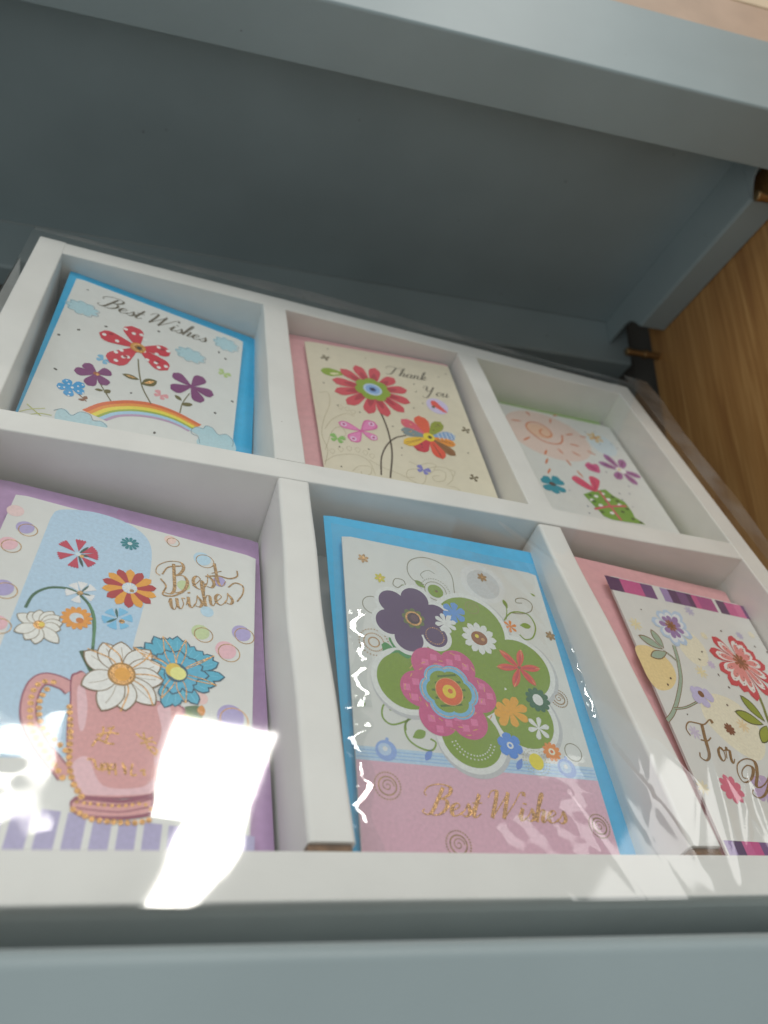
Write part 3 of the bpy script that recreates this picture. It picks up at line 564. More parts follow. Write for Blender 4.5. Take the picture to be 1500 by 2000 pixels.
# ---- card 3: sun, flowers and gift
c3, a = card(3, PAPER, 'white card with orange spiral sun, purple flower and green gift parcel')
OR3, GF, GFD = ink(196, 112, 70), ink(104, 146, 52), ink(52, 84, 30)
a.begin('printed_sun_glow', 0).ell((-10.5,35.8), 27, 25, ink(204, 184, 174), 0, 40).end()
a.begin('printed_sky_tint', 0).ell((26.6,38.5), 9, 12, ink(188, 200, 206)).end()
a.begin('printed_sun', 2).ell((-14.9,38.6), 8.5, 7.5, ink(208, 172, 146)).line([(0.1,39.4),(-3.4,30.7),(-9.5,27.0),(-16.9,28.3),(-21.9,35.1),(-22.9,41.2),(-19.0,46.6),(-12.6,47.5),(-8.0,43.2),(-7.9,36.7),(-12.1,33.1),(-15.0,35.3),(-14.6,39.3),(-12.1,41.1)], .95, OR3).end()
a.begin('printed_sun_rays', 2)
for p, q in (([(-31.4,44.8),(-24.5,45.9)]), ([(-17.5,59.4),(-15.9,54.9)]), ([(-1.8,56.7),(-3.8,51.1)]), ([(-29.8,24.0),(-24.0,29.3)]), ([(-20.0,13.1),(-17.0,18.9)]), ([(-22.6,3.6),(-19.4,9.8)]), ([(-24.5,-5.8),(-21.3,-0.4)]), ([(-8.8,22.7),(-6.8,18.1)]), ([(-7.0,12.3),(-5.9,6.6)]), ([(-3.9,3.0),(-2.1,-2.9)]), ([(2.8,40.6),(8.8,43.5)]), ([(13.0,42.7),(17.8,43.0)]), ([(2.0,30.8),(8.3,30.4)]), ([(0.2,22.4),(4.8,19.3)]), ([(12.0,27.4),(16.5,23.9)]), ([(1.5,60.9),(5.2,63.7)])): a.line([p, ((p[0] + q[0]) / 2, (p[1] + q[1]) / 2), q], 1.25, OR3, taper=True, n=4); a.z -= .0085
a.end()
C = (-25.0,-15.2); a.begin('printed_flower', 2)
for t in [(-27.8,-8.6),(-19.5,-7.2),(-17.2,-10.9),(-19.0,-20.6),(-25.5,-23.7),(-31.3,-21.5),(-31.3,-12.8)]: a.petal(C, t, 5.0, ink(30, 130, 148), .7, 8, .3)
a.ell(C, 1.9, 1.7, ink(70, 66, 60)).dot((C[0] - .4, C[1] + .3), .7, ink(110, 60, 50)).end()
C = (28.2,12.5); a.begin('printed_flower', 2); PL = ink(150, 90, 142)
for t in [(23.2,27.6),(15.1,16.9),(34.9,25.3),(40.3,9.7),(33.4,0.1),(21.1,2.3)]: a.petal(C, t, 5.4, PL, .62, 8, .1); a.petal((C[0] + (t[0] - C[0]) * .3, C[1] + (t[1] - C[1]) * .3), (C[0] + (t[0] - C[0]) * .85, C[1] + (t[1] - C[1]) * .85), 1.2, ink(110, 56, 104))
a.ell(C, 3.2, 3.2, WHITE).dot((C[0] - 1, C[1] + .5), .9, ink(205, 170, 60)).end()
a.begin('printed_heart', 2).blob([(4.2,10.8),(7.6,14.2),(9.6,13.2),(13.5,13.6),(11.8,5.7),(7.8,5.3),(4.6,7.0)], ink(190, 80, 125)).blob([(5.8,10.9),(8.2,11.6),(11.0,10.1),(10.9,7.4),(7.9,7.2)], ink(170, 50, 104)).end()
a.begin('printed_flower', 2).flower((24.2,44.8), 5.5, 6, 2.4, ink(206, 168, 92)).dot((24.2,44.8), 1.3, ink(180, 120, 70)).end()
a.begin('printed_gift', 3).poly([(-8.4,-19.4),(-1.6,-15.1),(8.3,-10.6),(11.3,-15.5),(16.6,-19.4),(17.5,-26.7),(17.0,-32.2),(21.3,-36.8),(8.5,-37.6),(1.3,-37.7),(-2.8,-36.1),(-5.6,-28.2)], GF)
for p in [(-0.7,-19.1),(4.7,-15.5),(-1.1,-26.8),(3.5,-31.9),(11.8,-23.1),(-4.8,-23.3),(6.3,-20.0)]: a.ell(p, 1.5, 1.1, WHITE, 30); a.z -= .0085
for p in [(-4.1,-19.0),(10.1,-16.9),(4.4,-22.2),(-2.5,-32.5),(11.1,-29.0),(15.3,-25.6),(-3.9,-24.1),(11.9,-19.9),(15.1,-33.9),(19.1,-35.7)]: a.ell(p, 1.3, 1.0, GFD, 30); a.z -= .0085
a.z += .01; a.line([(3.3,-12.7),(4.4,-20.2),(5.3,-28.1),(6.8,-37.0)], 1.5, ink(186, 80, 92)).line([(-6.3,-31.1),(3.6,-26.6),(16.0,-23.0)], 1.5, ink(186, 80, 92)).end()
a.begin('printed_ribbon_bow', 4).blob([(-10.5,-6.8),(-5.8,-2.9),(1.7,-13.1),(-0.2,-14.7),(-5.6,-12.6)], ink(200, 70, 100)).blob([(2.2,-0.9),(7.9,-2.6),(3.1,-12.0),(0.2,-14.3)], ink(200, 70, 100)).line([(-8.0,-6.1),(-3.3,-9.8),(0.3,-13.5)], .4, ink(150, 30, 70)).line([(3.3,-2.9),(2.9,-8.5),(1.1,-12.9)], .4, ink(150, 30, 70)).end()
specks(a, [(-15.8,-17.8),(19.4,49.4),(27.1,52.1),(25.0,38.0),(36.7,37.5),(-9.7,-29.7),(-11.1,-35.6),(16.7,-11.9),(23.6,-10.4),(15.9,-17.5),(20.1,-22.6),(26.6,-2.6),(16.5,7.5),(34.2,41.5)], ink(90, 96, 120), .6)

# ---- card 4: pink mug of flowers
c4, a = card(4, PAPER, 'white best wishes card with pink mug holding a white daisy and a blue flower')
a.begin('printed_sky_panel', 0).poly(cr([(-28.9,53.6),(-27.8,58.1),(-22.9,60.8),(-15.3,62.4),(-6.3,61.5),(0.1,58.2),(3.8,52.7),(5.1,43.1),(5.2,26.7),(4.3,9.8)], 5) + [(3.2,-21.2),(4.6,-30.2),(-24.6,-35.7),(-28.0,-19.9)] + [(-29.7,-13.6),(-29.5,1.5)], ink(164, 190, 210)).end()
a.begin('printed_fence', 0)
for k in range(14):
    a.poly([(-38.5 + 5.9 * k, -46.5), (-38.5 + 5.9 * k + 4.3, -46.5), (-38.5 + 5.9 * k + 4.3, -60.5), (-38.5 + 5.9 * k, -60.5)], ink(158, 152, 186)); a.z -= .0088
a.end()
def bubble(a, c, r, m, ringm=GOLD, heart=False, dx=1.2, dy=-1.0):
    a.begin('printed_bubble', 1).ell((c[0] - dx * .5, c[1] - dy * .5), r, r * 1.05, m)
    if ringm: a.ring((c[0] + dx * .4, c[1] + dy * .4), r * 1.02, .34, ringm)
    a.end()
LIL, ROSE, SKB, LGR = ink(158, 148, 190), ink(212, 168, 176), ink(168, 196, 214), ink(178, 192, 146)
for c, r, m, g in (((-38.8,52.2), 2.6, ink(216, 186, 184), None), ((-34.3,45.6), 2.7, LIL, BROWNFOIL), ((-37.0,36.7), 2.7, ROSE, BROWNFOIL), ((-33.8,18.2), 3.0, LIL, BROWNFOIL), ((10.5,58.0), 2.1, ink(216, 186, 176), BROWNFOIL), ((22.3,52.5), 3.1, SKB, BROWNFOIL), ((24.2,18.2), 2.9, LGR, BROWNFOIL), ((37.5,21.7), 3.2, LIL, BROWNFOIL), ((32.7,13.1), 3.4, ROSE, BROWNFOIL), ((35.3,-11.8), 4.1, LIL, GOLD), ((25.7,27.7), 2.2, SKB, None), ((29.0,43.2), 2.3, LIL, None), ((17.1,37.1), 2.2, LGR, None), ((-31.7,4.9), 2.6, ROSE, BROWNFOIL), ((26.3,-7.3), 2.0, ink(216, 180, 176), None)): bubble(a, c, r, m, g)
C = (-17.6,39.9); a.begin('printed_flower', 2)
for t in [(-23.5,43.8),(-18.0,47.0),(-12.8,44.3),(-11.4,41.1),(-12.4,36.3),(-18.0,33.4),(-23.3,37.0)]: a.fan(C, t, 3.6, ink(176, 40, 70))
for t in [(-15.2,44.4),(-14.2,40.0),(-15.1,34.6)]: a.petal(C, t, .9, ink(40, 70, 64))
a.dot(C, .9, ink(190, 205, 214)).dot((C[0] + 1.2, C[1] - .6), .7, GOLD).end()
a.begin('printed_flower', 2).flower((-3.0,51.1), 3.2, 11, 1.1, ink(30, 118, 128)).dot((-3.0,51.1), .8, ink(190, 200, 206)).end()
C = (-0.1,30.4); a.begin('printed_flower', 2).flower(C, 8.6, 14, 3.0, ink(222, 146, 40), 96, .68, .1, ink(160, 34, 40)).dot(C, 2.4, ink(178, 198, 214)).flower(C, 2.2, 12, .5, WHITE).dot((C[0] + .8, C[1] - 1), .7, BROWNFOIL).end()
C = (-13.8,23.5); a.begin('printed_flower', 2)
for t in [(-16.8,26.8),(-13.9,28.4),(-10.4,27.4),(-9.6,22.4),(-14.4,19.2),(-18.1,22.4)]: a.fan(C, t, 3.2, ink(216, 212, 216))
a.petal(C, (-11.9,27.4), .7, ink(60, 90, 80)).petal(C, (-10.7,23.4), .7, ink(60, 90, 80)).dot(C, .9, BROWNFOIL).end()
C = (-12.9,13.3); a.begin('printed_flower', 2).flower(C, 4.6, 14, 1.5, ink(218, 140, 50)).dot(C, 2.0, ink(190, 200, 205)).dot((C[0] + 1, C[1] - .7), 1.1, ink(190, 110, 40)).end()
C = (-1.7,16.7); a.begin('printed_flower', 2)
for t in [(-5.1,19.3),(-0.3,21.0),(2.7,18.1),(1.2,13.4),(-2.9,12.2),(-6.1,14.9)]: a.fan(C, t, 3.4, ink(110, 176, 222))
a.petal(C, (-2.8,20.6), .8, ink(40, 90, 84)).petal(C, (-4.6,14.1), .8, ink(40, 90, 84)).dot((C[0] + 1.4, C[1] - .9), .9, BROWNFOIL).end()
a.begin('printed_stem', 1).line([(-26.9,13.0),(-26.1,18.4),(-23.6,22.0),(-20.3,23.7),(-16.3,24.0),(-12.3,21.5),(-9.6,18.0),(-7.9,12.7),(-6.6,4.1),(-6.5,-2.4)], .9, ink(52, 92, 66)).line([(-10.6,20.0),(-8.7,16.5),(-7.4,11.5),(-6.7,4.1)], .8, ink(76, 122, 84)).line([(-9.4,1.7),(-6.9,-2.5),(-4.8,-5.8)], 1.3, ink(44, 78, 44)).end()
def daisy(a, C, tips, q, fill, line_m, lw, layer, inner=None):
    a.begin('printed_daisy', layer)
    for t in tips:
        a.petal(C, t, q, line_m, .86, 14, .1); k = 1 - 1.6 * lw / math.hypot(t[0] - C[0], t[1] - C[1])
        a.petal((C[0] + (t[0] - C[0]) * .04, C[1] + (t[1] - C[1]) * .04), (C[0] + (t[0] - C[0]) * k, C[1] + (t[1] - C[1]) * k), q - 2 * lw, fill, .86, 14, .1)
        if inner: a.line([(C[0] + (t[0] - C[0]) * .25, C[1] + (t[1] - C[1]) * .25), (C[0] + (t[0] - C[0]) * .5 + .4, C[1] + (t[1] - C[1]) * .5 - .3), (C[0] + (t[0] - C[0]) * .8, C[1] + (t[1] - C[1]) * .8)], .2, inner, n=3)
C = (-22.0,7.7)
daisy(a, C, [(-28.5,10.1),(-25.5,11.9),(-23.1,13.4),(-19.4,13.9),(-17.3,12.6),(-16.0,10.2),(-16.0,7.6),(-15.6,2.5),(-21.4,0.5),(-24.3,1.3),(-27.7,3.5)], 3.9, ink(216, 214, 206), ink(120, 104, 76), .22, 3); a.dot(C, 1.6, GOLD).dot((C[0] + .6, C[1] + .3), .8, ink(224, 190, 80)).end()
# the mug
MUG, MUGD, MUGL = ink(198, 142, 142), ink(132, 62, 84), ink(214, 172, 178)
a.begin('printed_mug', 3)
body = [(-10.3,-8.2),(-9.1,-6.1),(-7.5,-5.4),(-3.4,-9.0),(4.1,-12.4),(12.2,-10.6),(20.8,-10.9),(21.0,-16.0),(19.8,-24.7),(17.2,-33.1),(15.9,-38.0),(15.2,-39.4),(8.5,-41.3),(1.4,-42.1),(-1.0,-42.0),(-3.2,-39.6),(-4.8,-36.9),(-6.4,-32.3),(-8.2,-23.6),(-8.8,-16.9)]
a.line([(-9.3,-12.3),(-11.6,-10.7),(-15.9,-10.1),(-18.1,-12.3),(-18.6,-17.1),(-17.7,-22.3),(-15.6,-26.5),(-12.1,-30.9),(-8.0,-35.0),(-5.6,-37.5)], 4.2, MUGD).line([(-9.3,-12.3),(-11.6,-10.7),(-15.9,-10.1),(-18.1,-12.3),(-18.6,-17.1),(-17.7,-22.3),(-15.6,-26.5),(-12.1,-30.9),(-8.0,-35.0),(-5.6,-37.5)], 3.3, MUG)
a.blob(body, MUGD); cx = sum(p[0] for p in body) / len(body); cy = sum(p[1] for p in body) / len(body)
a.blob([(cx + (x - cx) * .965, cy + (y - cy) * .975) for x, y in body], MUG)
a.blob([(-7.9,-11.6),(-6.3,-10.5),(-4.3,-16.6),(-3.9,-23.4),(-5.3,-23.0)], MUGL).blob([(-4.7,-34.4),(-1.6,-31.4),(3.4,-38.5),(12.3,-37.6),(15.2,-34.7),(15.1,-38.7),(2.3,-41.3),(-1.4,-40.7)], MUGL).blob([(13.7,-12.5),(17.2,-11.7),(17.8,-22.4),(15.8,-30.7),(14.7,-28.3),(15.7,-20.0)], MUGL)
a.blob([(-3.2,-44.7),(-2.9,-43.1),(-1.0,-42.0),(8.6,-41.5),(15.2,-39.1),(16.2,-40.6),(16.2,-43.0),(15.9,-44.7),(9.3,-46.7),(1.4,-47.4),(-1.8,-46.6)], MUGD).blob([(-2.7,-44.8),(-2.1,-43.5),(0.6,-43.0),(8.7,-42.5),(14.8,-40.3),(15.5,-41.9),(15.4,-43.8),(9.2,-45.8),(1.2,-46.6),(-1.6,-45.9)], MUG)
a.line([(-1.8,-45.2),(3.5,-45.2),(9.0,-44.7),(15.1,-42.5)], .35, MUGD).line([(-2.8,-43.6),(2.7,-43.6),(8.8,-43.0),(15.3,-40.3)], .5, MUGD)
a.end()
a.begin('gold_beads', 4)
def beads(a, pts, k, r):
    p = cr(pts, 20); L = [0]
    for i in range(1, len(p)): L.append(L[-1] + math.hypot(p[i][0] - p[i - 1][0], p[i][1] - p[i - 1][1]))
    for j in range(k):
        d = L[-1] * j / (k - 1); i = min(range(len(L)), key=lambda q: abs(L[q] - d)); a.dot(p[i], r, GOLD, 10); a.z -= .0085
beads(a, [(-15.2,-13.4),(-16.1,-17.2),(-15.0,-22.4),(-12.9,-25.9),(-9.3,-28.7),(-7.0,-30.5)], 11, .80)
beads(a, [(-14.1,-10.8),(-17.0,-11.5),(-18.3,-14.9),(-17.8,-19.6),(-16.4,-25.3),(-13.7,-29.3),(-8.6,-35.1),(-6.2,-38.0)], 17, .80)
beads(a, [(-8.7,-17.6),(-7.3,-23.4),(-6.2,-29.7),(-5.3,-34.5),(-3.5,-39.0),(-1.0,-42.2)], 15, .82)
beads(a, [(-1.8,-43.7),(3.2,-43.7),(8.8,-43.2),(13.4,-41.9),(15.6,-43.0)], 12, .5)
beads(a, [(-2.2,-45.7),(2.4,-47.5),(7.4,-47.5),(12.5,-47.0),(15.5,-45.9)], 12, .75)
a.end()
a.begin('gold_mug_writing', 4)
for pts in ([(-1.1,-28.2),(-0.4,-26.3),(0.9,-24.1),(0.6,-21.8)], [(-0.6,-24.7),(2.4,-23.4),(4.9,-23.2)], [(0.0,-25.9),(3.0,-26.6),(4.2,-26.4)], [(1.9,-26.8),(2.4,-23.4),(3.3,-21.2)], [(1.7,-22.2),(3.3,-21.7)], [(9.1,-22.2),(11.5,-23.6),(13.7,-22.5)], [(11.0,-21.5),(11.9,-24.2),(13.6,-26.6),(15.2,-27.9)], [(10.6,-25.1),(13.3,-23.9),(14.8,-24.3)], [(12.4,-26.1),(14.0,-25.5),(15.3,-26.6),(14.3,-27.6)], [(-1.6,-32.0),(0.1,-32.0),(1.0,-34.0),(2.2,-34.3),(1.9,-32.6),(2.7,-34.7)], [(2.9,-32.3),(2.5,-33.8),(3.6,-33.9),(3.5,-32.3),(4.4,-35.3)], [(4.5,-32.1),(4.4,-33.7),(5.5,-33.5),(5.2,-32.0),(6.0,-35.3)], [(7.0,-31.4),(8.3,-34.6),(7.7,-32.2)], [(9.5,-31.3),(9.6,-34.4),(11.0,-34.3)], [(11.6,-33.1),(12.7,-32.6),(12.6,-33.9),(13.3,-33.9)]): a.line(pts, .55, GOLD); a.z -= .0085
a.end()
a.begin('printed_leaf', 3).petal((21.2,-10.8), (26.5,-13.7), 6, ink(70, 100, 58)).petal((21.6,-11.8), (23.8,-15.4), 3.4, ink(96, 120, 60)).petal((24.7,-11.1), (27.2,-10.9), 3.6, ink(196, 128, 46)).petal((21.7,-12.9), (22.0,-15.4), 1.6, GOLD).end()
C = (17.8,0.6)
BL, BLD = ink(74, 160, 186), ink(40, 84, 104)
tips = [(4.3,6.8),(7.2,9.7),(9.5,12.9),(12.3,13.4),(14.3,13.8),(16.6,15.0),(19.3,14.0),(22.2,12.3),(25.0,11.1),(28.5,10.1),(30.2,7.9),(32.4,2.7),(29.9,-1.1),(28.0,-3.9),(24.9,-9.4),(21.4,-9.4),(18.5,-11.6),(15.6,-12.6),(14.4,-9.5),(12.9,-4.5),(10.4,-0.3),(6.5,5.3)]
a.begin('printed_daisy', 4)
for t in tips: a.petal(C, t, 4.2, BLD, .72, 9, .1); a.petal(C, (C[0] + (t[0] - C[0]) * .965, C[1] + (t[1] - C[1]) * .965), 3.5, BL, .72, 9, .1); a.line([(C[0] + (t[0] - C[0]) * .3, C[1] + (t[1] - C[1]) * .3), (C[0] + (t[0] - C[0]) * .85, C[1] + (t[1] - C[1]) * .85)], .25, ink(96, 176, 200), n=3); a.z -= .02
a.z += .03
for i, t in enumerate(tips): a.petal(C, (C[0] + (t[0] - C[0]) * .62 + (i % 3 - 1) * .8, C[1] + (t[1] - C[1]) * .62), 3.8, BLD, .7, 8, .2); a.petal(C, (C[0] + (t[0] - C[0]) * .58 + (i % 3 - 1) * .8, C[1] + (t[1] - C[1]) * .58), 3.1, ink(76, 160, 190), .7, 8, .2); a.z -= .014
for i in range(0, len(tips), 3):
    t = tips[i]; a.line([C, ((C[0] + t[0]) / 2 + 1.2, (C[1] + t[1]) / 2 + .6), t], .32, GOLD, n=5); a.line([C, ((C[0] + t[0]) / 2 - 1.2, (C[1] + t[1]) / 2 - .6), t], .32, GOLD, n=5); a.z -= .014
a.z += .03; a.ell(C, 3.3, 3.5, BLD).ell((C[0] - 1.0, C[1] + .7), 2.4, 2.6, ink(206, 176, 70)).ell((C[0] + .4, C[1] - .2), 2.4, 2.4, ink(226, 212, 130)).end()
C = (2.6,-3.9)
tips = [(-8.6,1.9),(-6.0,5.5),(0.7,8.0),(8.8,6.9),(12.9,2.4),(14.4,-2.5),(13.1,-12.1),(5.5,-16.0),(0.3,-17.2),(-7.2,-10.2),(-3.7,-7.1)]
daisy(a, C, [(-8.8,1.7),(-4.4,6.2),(0.7,8.0),(9.4,7.1),(13.2,2.4),(14.5,-3.4),(13.2,-12.2),(5.4,-16.0),(-0.7,-17.4),(-7.4,-10.3)], 7.4, ink(216, 216, 208), ink(112, 88, 54), .32, 6, ink(150, 138, 120))
for t in [(-7.9,2.7),(-3.6,5.9),(9.6,6.1),(14.1,-3.0),(12.5,-12.6),(4.2,-16.3)]: a.line([C, ((C[0] + t[0]) / 2 + 1.8, (C[1] + t[1]) / 2 + 1.2), t], .4, GOLD, n=6); a.z -= .0085
a.z += .02; a.ell(C, 3.9, 4.1, ink(150, 110, 46)).ell(C, 3.3, 3.5, GOLD).ell((C[0] + .2, C[1]), 2.2, 2.4, ink(214, 150, 50)).end()
lettering(a, 'lettering_best', 'Best', (11.6,32.0), (30.8,42.5), 13.5, BROWNFOIL, (.32, 1.15), .14, 3)
lettering(a, 'lettering_wishes', 'wishes', (13.7,25.4), (34.2,34.8), 11.0, BROWNFOIL, (.32, 1.1), .12, 3)
a.begin('gold_flourish', 3).line([(8.8,38.1),(10.9,35.2),(10.3,31.2),(13.5,31.5),(16.8,34.6)], .6, BROWNFOIL).line([(31.6,41.9),(33.9,44.9),(36.7,44.3),(36.8,40.5),(35.0,36.1)], .55, BROWNFOIL).line([(23.4,44.5),(27.9,46.3),(31.8,46.4),(34.5,48.5),(34.4,51.4)], .6, BROWNFOIL).line([(9.1,40.3),(10.7,44.4),(14.9,46.6)], .55, BROWNFOIL).end()

# ---- card 5: the big green flower
c5, a = card(5, PAPER, 'white best wishes card with big green flower shape and pink plaid flower')
GR5, WH5, SH5, PUR5, PNK5 = ink(112, 140, 24), ink(206, 208, 206), ink(176, 178, 180), ink(74, 48, 92), ink(186, 74, 124)
a.begin('printed_pink_band', 0).poly([(-41.2, (-39.1,-28.4)[1]), (41.2, (40.9,-27.3)[1]), (41.2, -59.7), (-41.2, -59.7)], ink(202, 160, 176)).end()
a.begin('printed_blue_band', 0).poly([(-41.2, (-39.6,-24.1)[1]), (41.2, (41.3,-22.8)[1]), (41.2, (40.9,-27.3)[1]), (-41.2, (-39.1,-28.4)[1])], ink(166, 192, 214))
for k in (.25, .5, .75): a.line([(-41, (-39.6,-24.1)[1] * (1 - k) + (-39.1,-28.4)[1] * k), (41, (41.3,-22.8)[1] * (1 - k) + (40.9,-27.3)[1] * k)], .4, ink(140, 174, 210), n=2); a.z -= .0085
a.end()
for c in ((-31.6,-24.7), (30.6,-24.1)): a.begin('printed_bauble', 1).ell(c, 3.4, 3.3, ink(128, 156, 206)).ell((c[0] - .4, c[1] + .3), 2.1, 2.0, ink(166, 188, 222)).dot((c[0] - .3, c[1] + .5), .8, WH5).dot((c[0] + .6, c[1] + 3.6), .6, ink(128, 156, 206)).end()
for c in ((-17.7,-24.6), (13.4,-24.4)): a.begin('printed_bauble', 1).petal((c[0] + 1.2, c[1] + 2), (c[0] - 1.5, c[1] - 2), 2.0, ink(96, 130, 196)).end()
a.begin('printed_moon', 0).ell((15.1,49.0), 9.5, 9.5, ink(202, 204, 204)).ell((15.3,48.7), 7.0, 7.0, ink(184, 188, 190)).end()
lobes = [((5.8,26.5), 13.5), ((22.2,12.1), 12.0), ((19.0,-7.7), 11.0), ((-2.1,-16.8), 10.5), ((-21.9,0.5), 10.5), ((-2.5,6.3), 17.0)]
a.begin('printed_big_flower', 1)
for c, r_ in lobes: a.ell((c[0] + .5, c[1] - .8), r_ + 2.6, r_ + 2.6, SH5, 0, 40); a.z -= .0088
a.z += .02
for c, r_ in lobes: a.ell(c, r_ + 2.0, r_ + 2.0, WH5, 0, 40); a.z -= .0088
a.z += .02
for c, r_ in lobes: a.ell(c, r_, r_, GR5, 0, 40); a.z -= .0088
a.z += .02
c = (-1.9,-16.8)
for k, r_ in enumerate((6.5, 7.8)):
    for i in range(16):
        t = math.radians(200 + 140 * i / 15); a.dot((c[0] + r_ * math.cos(t), c[1] + r_ * math.sin(t)), .28, WH5, 6); a.z -= .0088
c = (8.0,35.9); a.ring(c, 2.7, .35, ink(128, 126, 60)).spiral(c, 1.9, 1.5, .3, ink(128, 126, 60)).end()
C = (-16.6,26.2); a.begin('printed_purple_flower', 2)
lob = [((-24.1,32.0), 5.0), ((-15.1,34.6), 5.4), ((-25.7,23.1), 5.2), ((-19.3,17.3), 5.3), ((-9.1,20.1), 4.6), ((-7.8,29.1), 4.9), (C, 7.0)]
for o, m in ((1.6, WH5), (0, PUR5)):
    for c, r_ in lob: a.ell(c, r_ + o, r_ + o, m, 0, 30); a.z -= .0088
    a.z += .02
a.scallop(C, 4.4, 9, ink(84, 100, 48), .25).ell(C, 3.1, 3.1, GOLD).ell(C, 2.4, 2.4, ink(60, 38, 50)).ell((C[0] + .4, C[1] + .2), 1.5, 1.5, ink(88, 56, 70))
a.ring((-9.3,20.1), 3.4, .24, GOLD, dash=26); a.end()
C = (-7.4,-1.6); a.begin('printed_plaid_flower', 3)
lob = [((C[0] + 10.6 * math.cos(math.radians(t)), C[1] + 11.2 * math.sin(math.radians(t))), 6.7) for t in (64, 122, 182, 240, 300, 2)] + [(C, 10)]
for c, r_ in lob: a.ell(c, r_, r_, PNK5, 0, 30); a.z -= .0088
a.z += .01
for i in range(-5, 6):
    for j in range(-5, 6):
        p = (C[0] + 2.9 * i + .5 * j, C[1] + 2.9 * j - .5 * i)
        if (i + j) % 2 == 0 and any(math.hypot(p[0] - c[0], p[1] - c[1]) < r_ - 1.8 for c, r_ in lob) and math.hypot(p[0] - C[0], p[1] - C[1]) > 9: a.poly([(p[0] - 1.2, p[1] - 1.2), (p[0] + 1.2, p[1] - 1.2), (p[0] + 1.2, p[1] + 1.2), (p[0] - 1.2, p[1] + 1.2)], ink(204, 104, 150)); a.z -= .0088
for i in range(26):
    t = i * 2.4; r_ = 10.5 + (i * 7 % 6); a.line([(C[0] + r_ * math.cos(t), C[1] + r_ * math.sin(t)), (C[0] + (r_ + .3) * math.cos(t + .13), C[1] + (r_ + .3) * math.sin(t + .13))], .3, GOLD, n=2); a.z -= .0088
a.z += .02; a.scallop(C, 10.6, 6, ink(104, 168, 204), .13, 64).scallop(C, 9.9, 6, GOLD, .13, 64).scallop(C, 9.6, 6, ink(104, 168, 204), .13, 64).scallop(C, 8.2, 6, ink(118, 142, 28), .13, 64)
for k in (-5, -2.2, .6, 3.4, 6): a.line([(C[0] - 6.5 + abs(k) * .5, C[1] + k - .8), (C[0] + 6.5 - abs(k) * .5, C[1] + k + .8)], .8, ink(62, 100, 24), n=3); a.z -= .0088
a.z += .02; a.ell(C, 5.0, 5.2, GOLD).ell(C, 4.7, 4.9, ink(206, 86, 34)).ell(C, 2.4, 2.5, ink(222, 186, 40)).ell((C[0] + .4, C[1] + .2), .9, .9, ink(196, 96, 30)).end()
C = (8.3,22.3); a.begin('printed_daisy', 2).flower(C, 7.0, 12, 2.6, WH5, 90, .7).ell(C, 3.2, 3.0, ink(132, 76, 36)).dot((C[0] - .8, C[1] + .8), .8, ink(226, 196, 60)).dot((C[0] + 1.4, C[1] - .4), .7, GOLD).end()
a.begin('printed_flower', 2).flower((0.0,32.0), 4.8, 6, 3.0, ink(80, 136, 200), 20).end()
C = (-4.2,26.5); a.begin('printed_flower', 3).flower(C, 4.4, 8, 1.9, WH5, 15, .7).end()
C = (22.0,12.2); a.begin('printed_lily', 3)
for t in [(15.5,18.7),(24.6,20.3),(30.8,13.2),(27.2,5.6),(17.9,3.7),(12.8,11.1)]: a.petal(C, t, 2.9, ink(200, 72, 50), .8, 9, .4); a.line([C, ((C[0] + t[0]) / 2 + .5, (C[1] + t[1]) / 2), t], .22, GOLD, n=3); a.petal(C, (C[0] + (t[0] - C[0]) * .8, C[1] + (t[1] - C[1]) * .8), 1.0, ink(184, 50, 64))
a.dot(C, .7, ink(120, 90, 50)).end()
C = (14.3,-5.7); a.begin('printed_flower', 2)
for t in [(13.2,-1.1),(17.7,-0.2),(21.1,-3.6),(20.4,-8.7),(15.2,-11.6),(9.4,-11.5),(7.9,-7.6),(9.0,-3.9)]: a.petal(C, t, 3.1, ink(226, 152, 34), .70, 9, .05)
a.end()
C = (26.3,0.1); a.begin('printed_flower', 3).scallop(C, 4.8, 11, ink(34, 92, 62), .22).ell(C, 2.0, 2.2, WH5).end()
C = (23.7,-10.9); a.begin('printed_flower', 3).flower(C, 4.4, 6, 1.9, WH5, 75, .7, .15).end()
C = (11.2,-18.4); a.begin('printed_flower', 3).flower(C, 4.6, 6, 3.4, ink(66, 126, 204), 100, .68, .5).ell(C, 1.2, 1.2, WH5).ell(C, .6, .6, ink(66, 126, 204)).end()
C = (26.4,-18.9); a.begin('printed_flower', 3).scallop(C, 3.4, 11, ink(222, 126, 46), .3).ell(C, 1.2, 1.2, ink(236, 214, 190)).dot(C, .6, ink(200, 96, 40)).end()
C = (19.6,-23.0); a.begin('printed_bauble', 3).ell(C, 2.6, 2.8, ink(214, 196, 40)).ring(C, 3.7, .2, ink(150, 150, 110), dash=24).ring(C, 4.7, .2, ink(150, 150, 110), dash=28).end()
C = (-24.8,11.5); a.begin('printed_leaf', 1)
for t in [(-25.5,17.4),(-29.7,13.0),(-29.6,10.7),(-27.0,6.8),(-22.6,6.6),(-19.3,10.1)]: a.petal(C, t, 3.2, ink(52, 130, 68), .7, 8, .1)
a.end()
C = (-6.0,40.7); a.begin('printed_bauble', 1).ell(C, 3.1, 3.0, ink(110, 140, 24)).ell((C[0] + .4, C[1]), .6, .6, ink(96, 80, 40)).ring(C, 4.3, .26, ink(112, 110, 70)).ring(C, 5.8, .24, ink(112, 110, 80), dash=36).end()
SW = ink(112, 142, 46); SWD = ink(120, 118, 96)
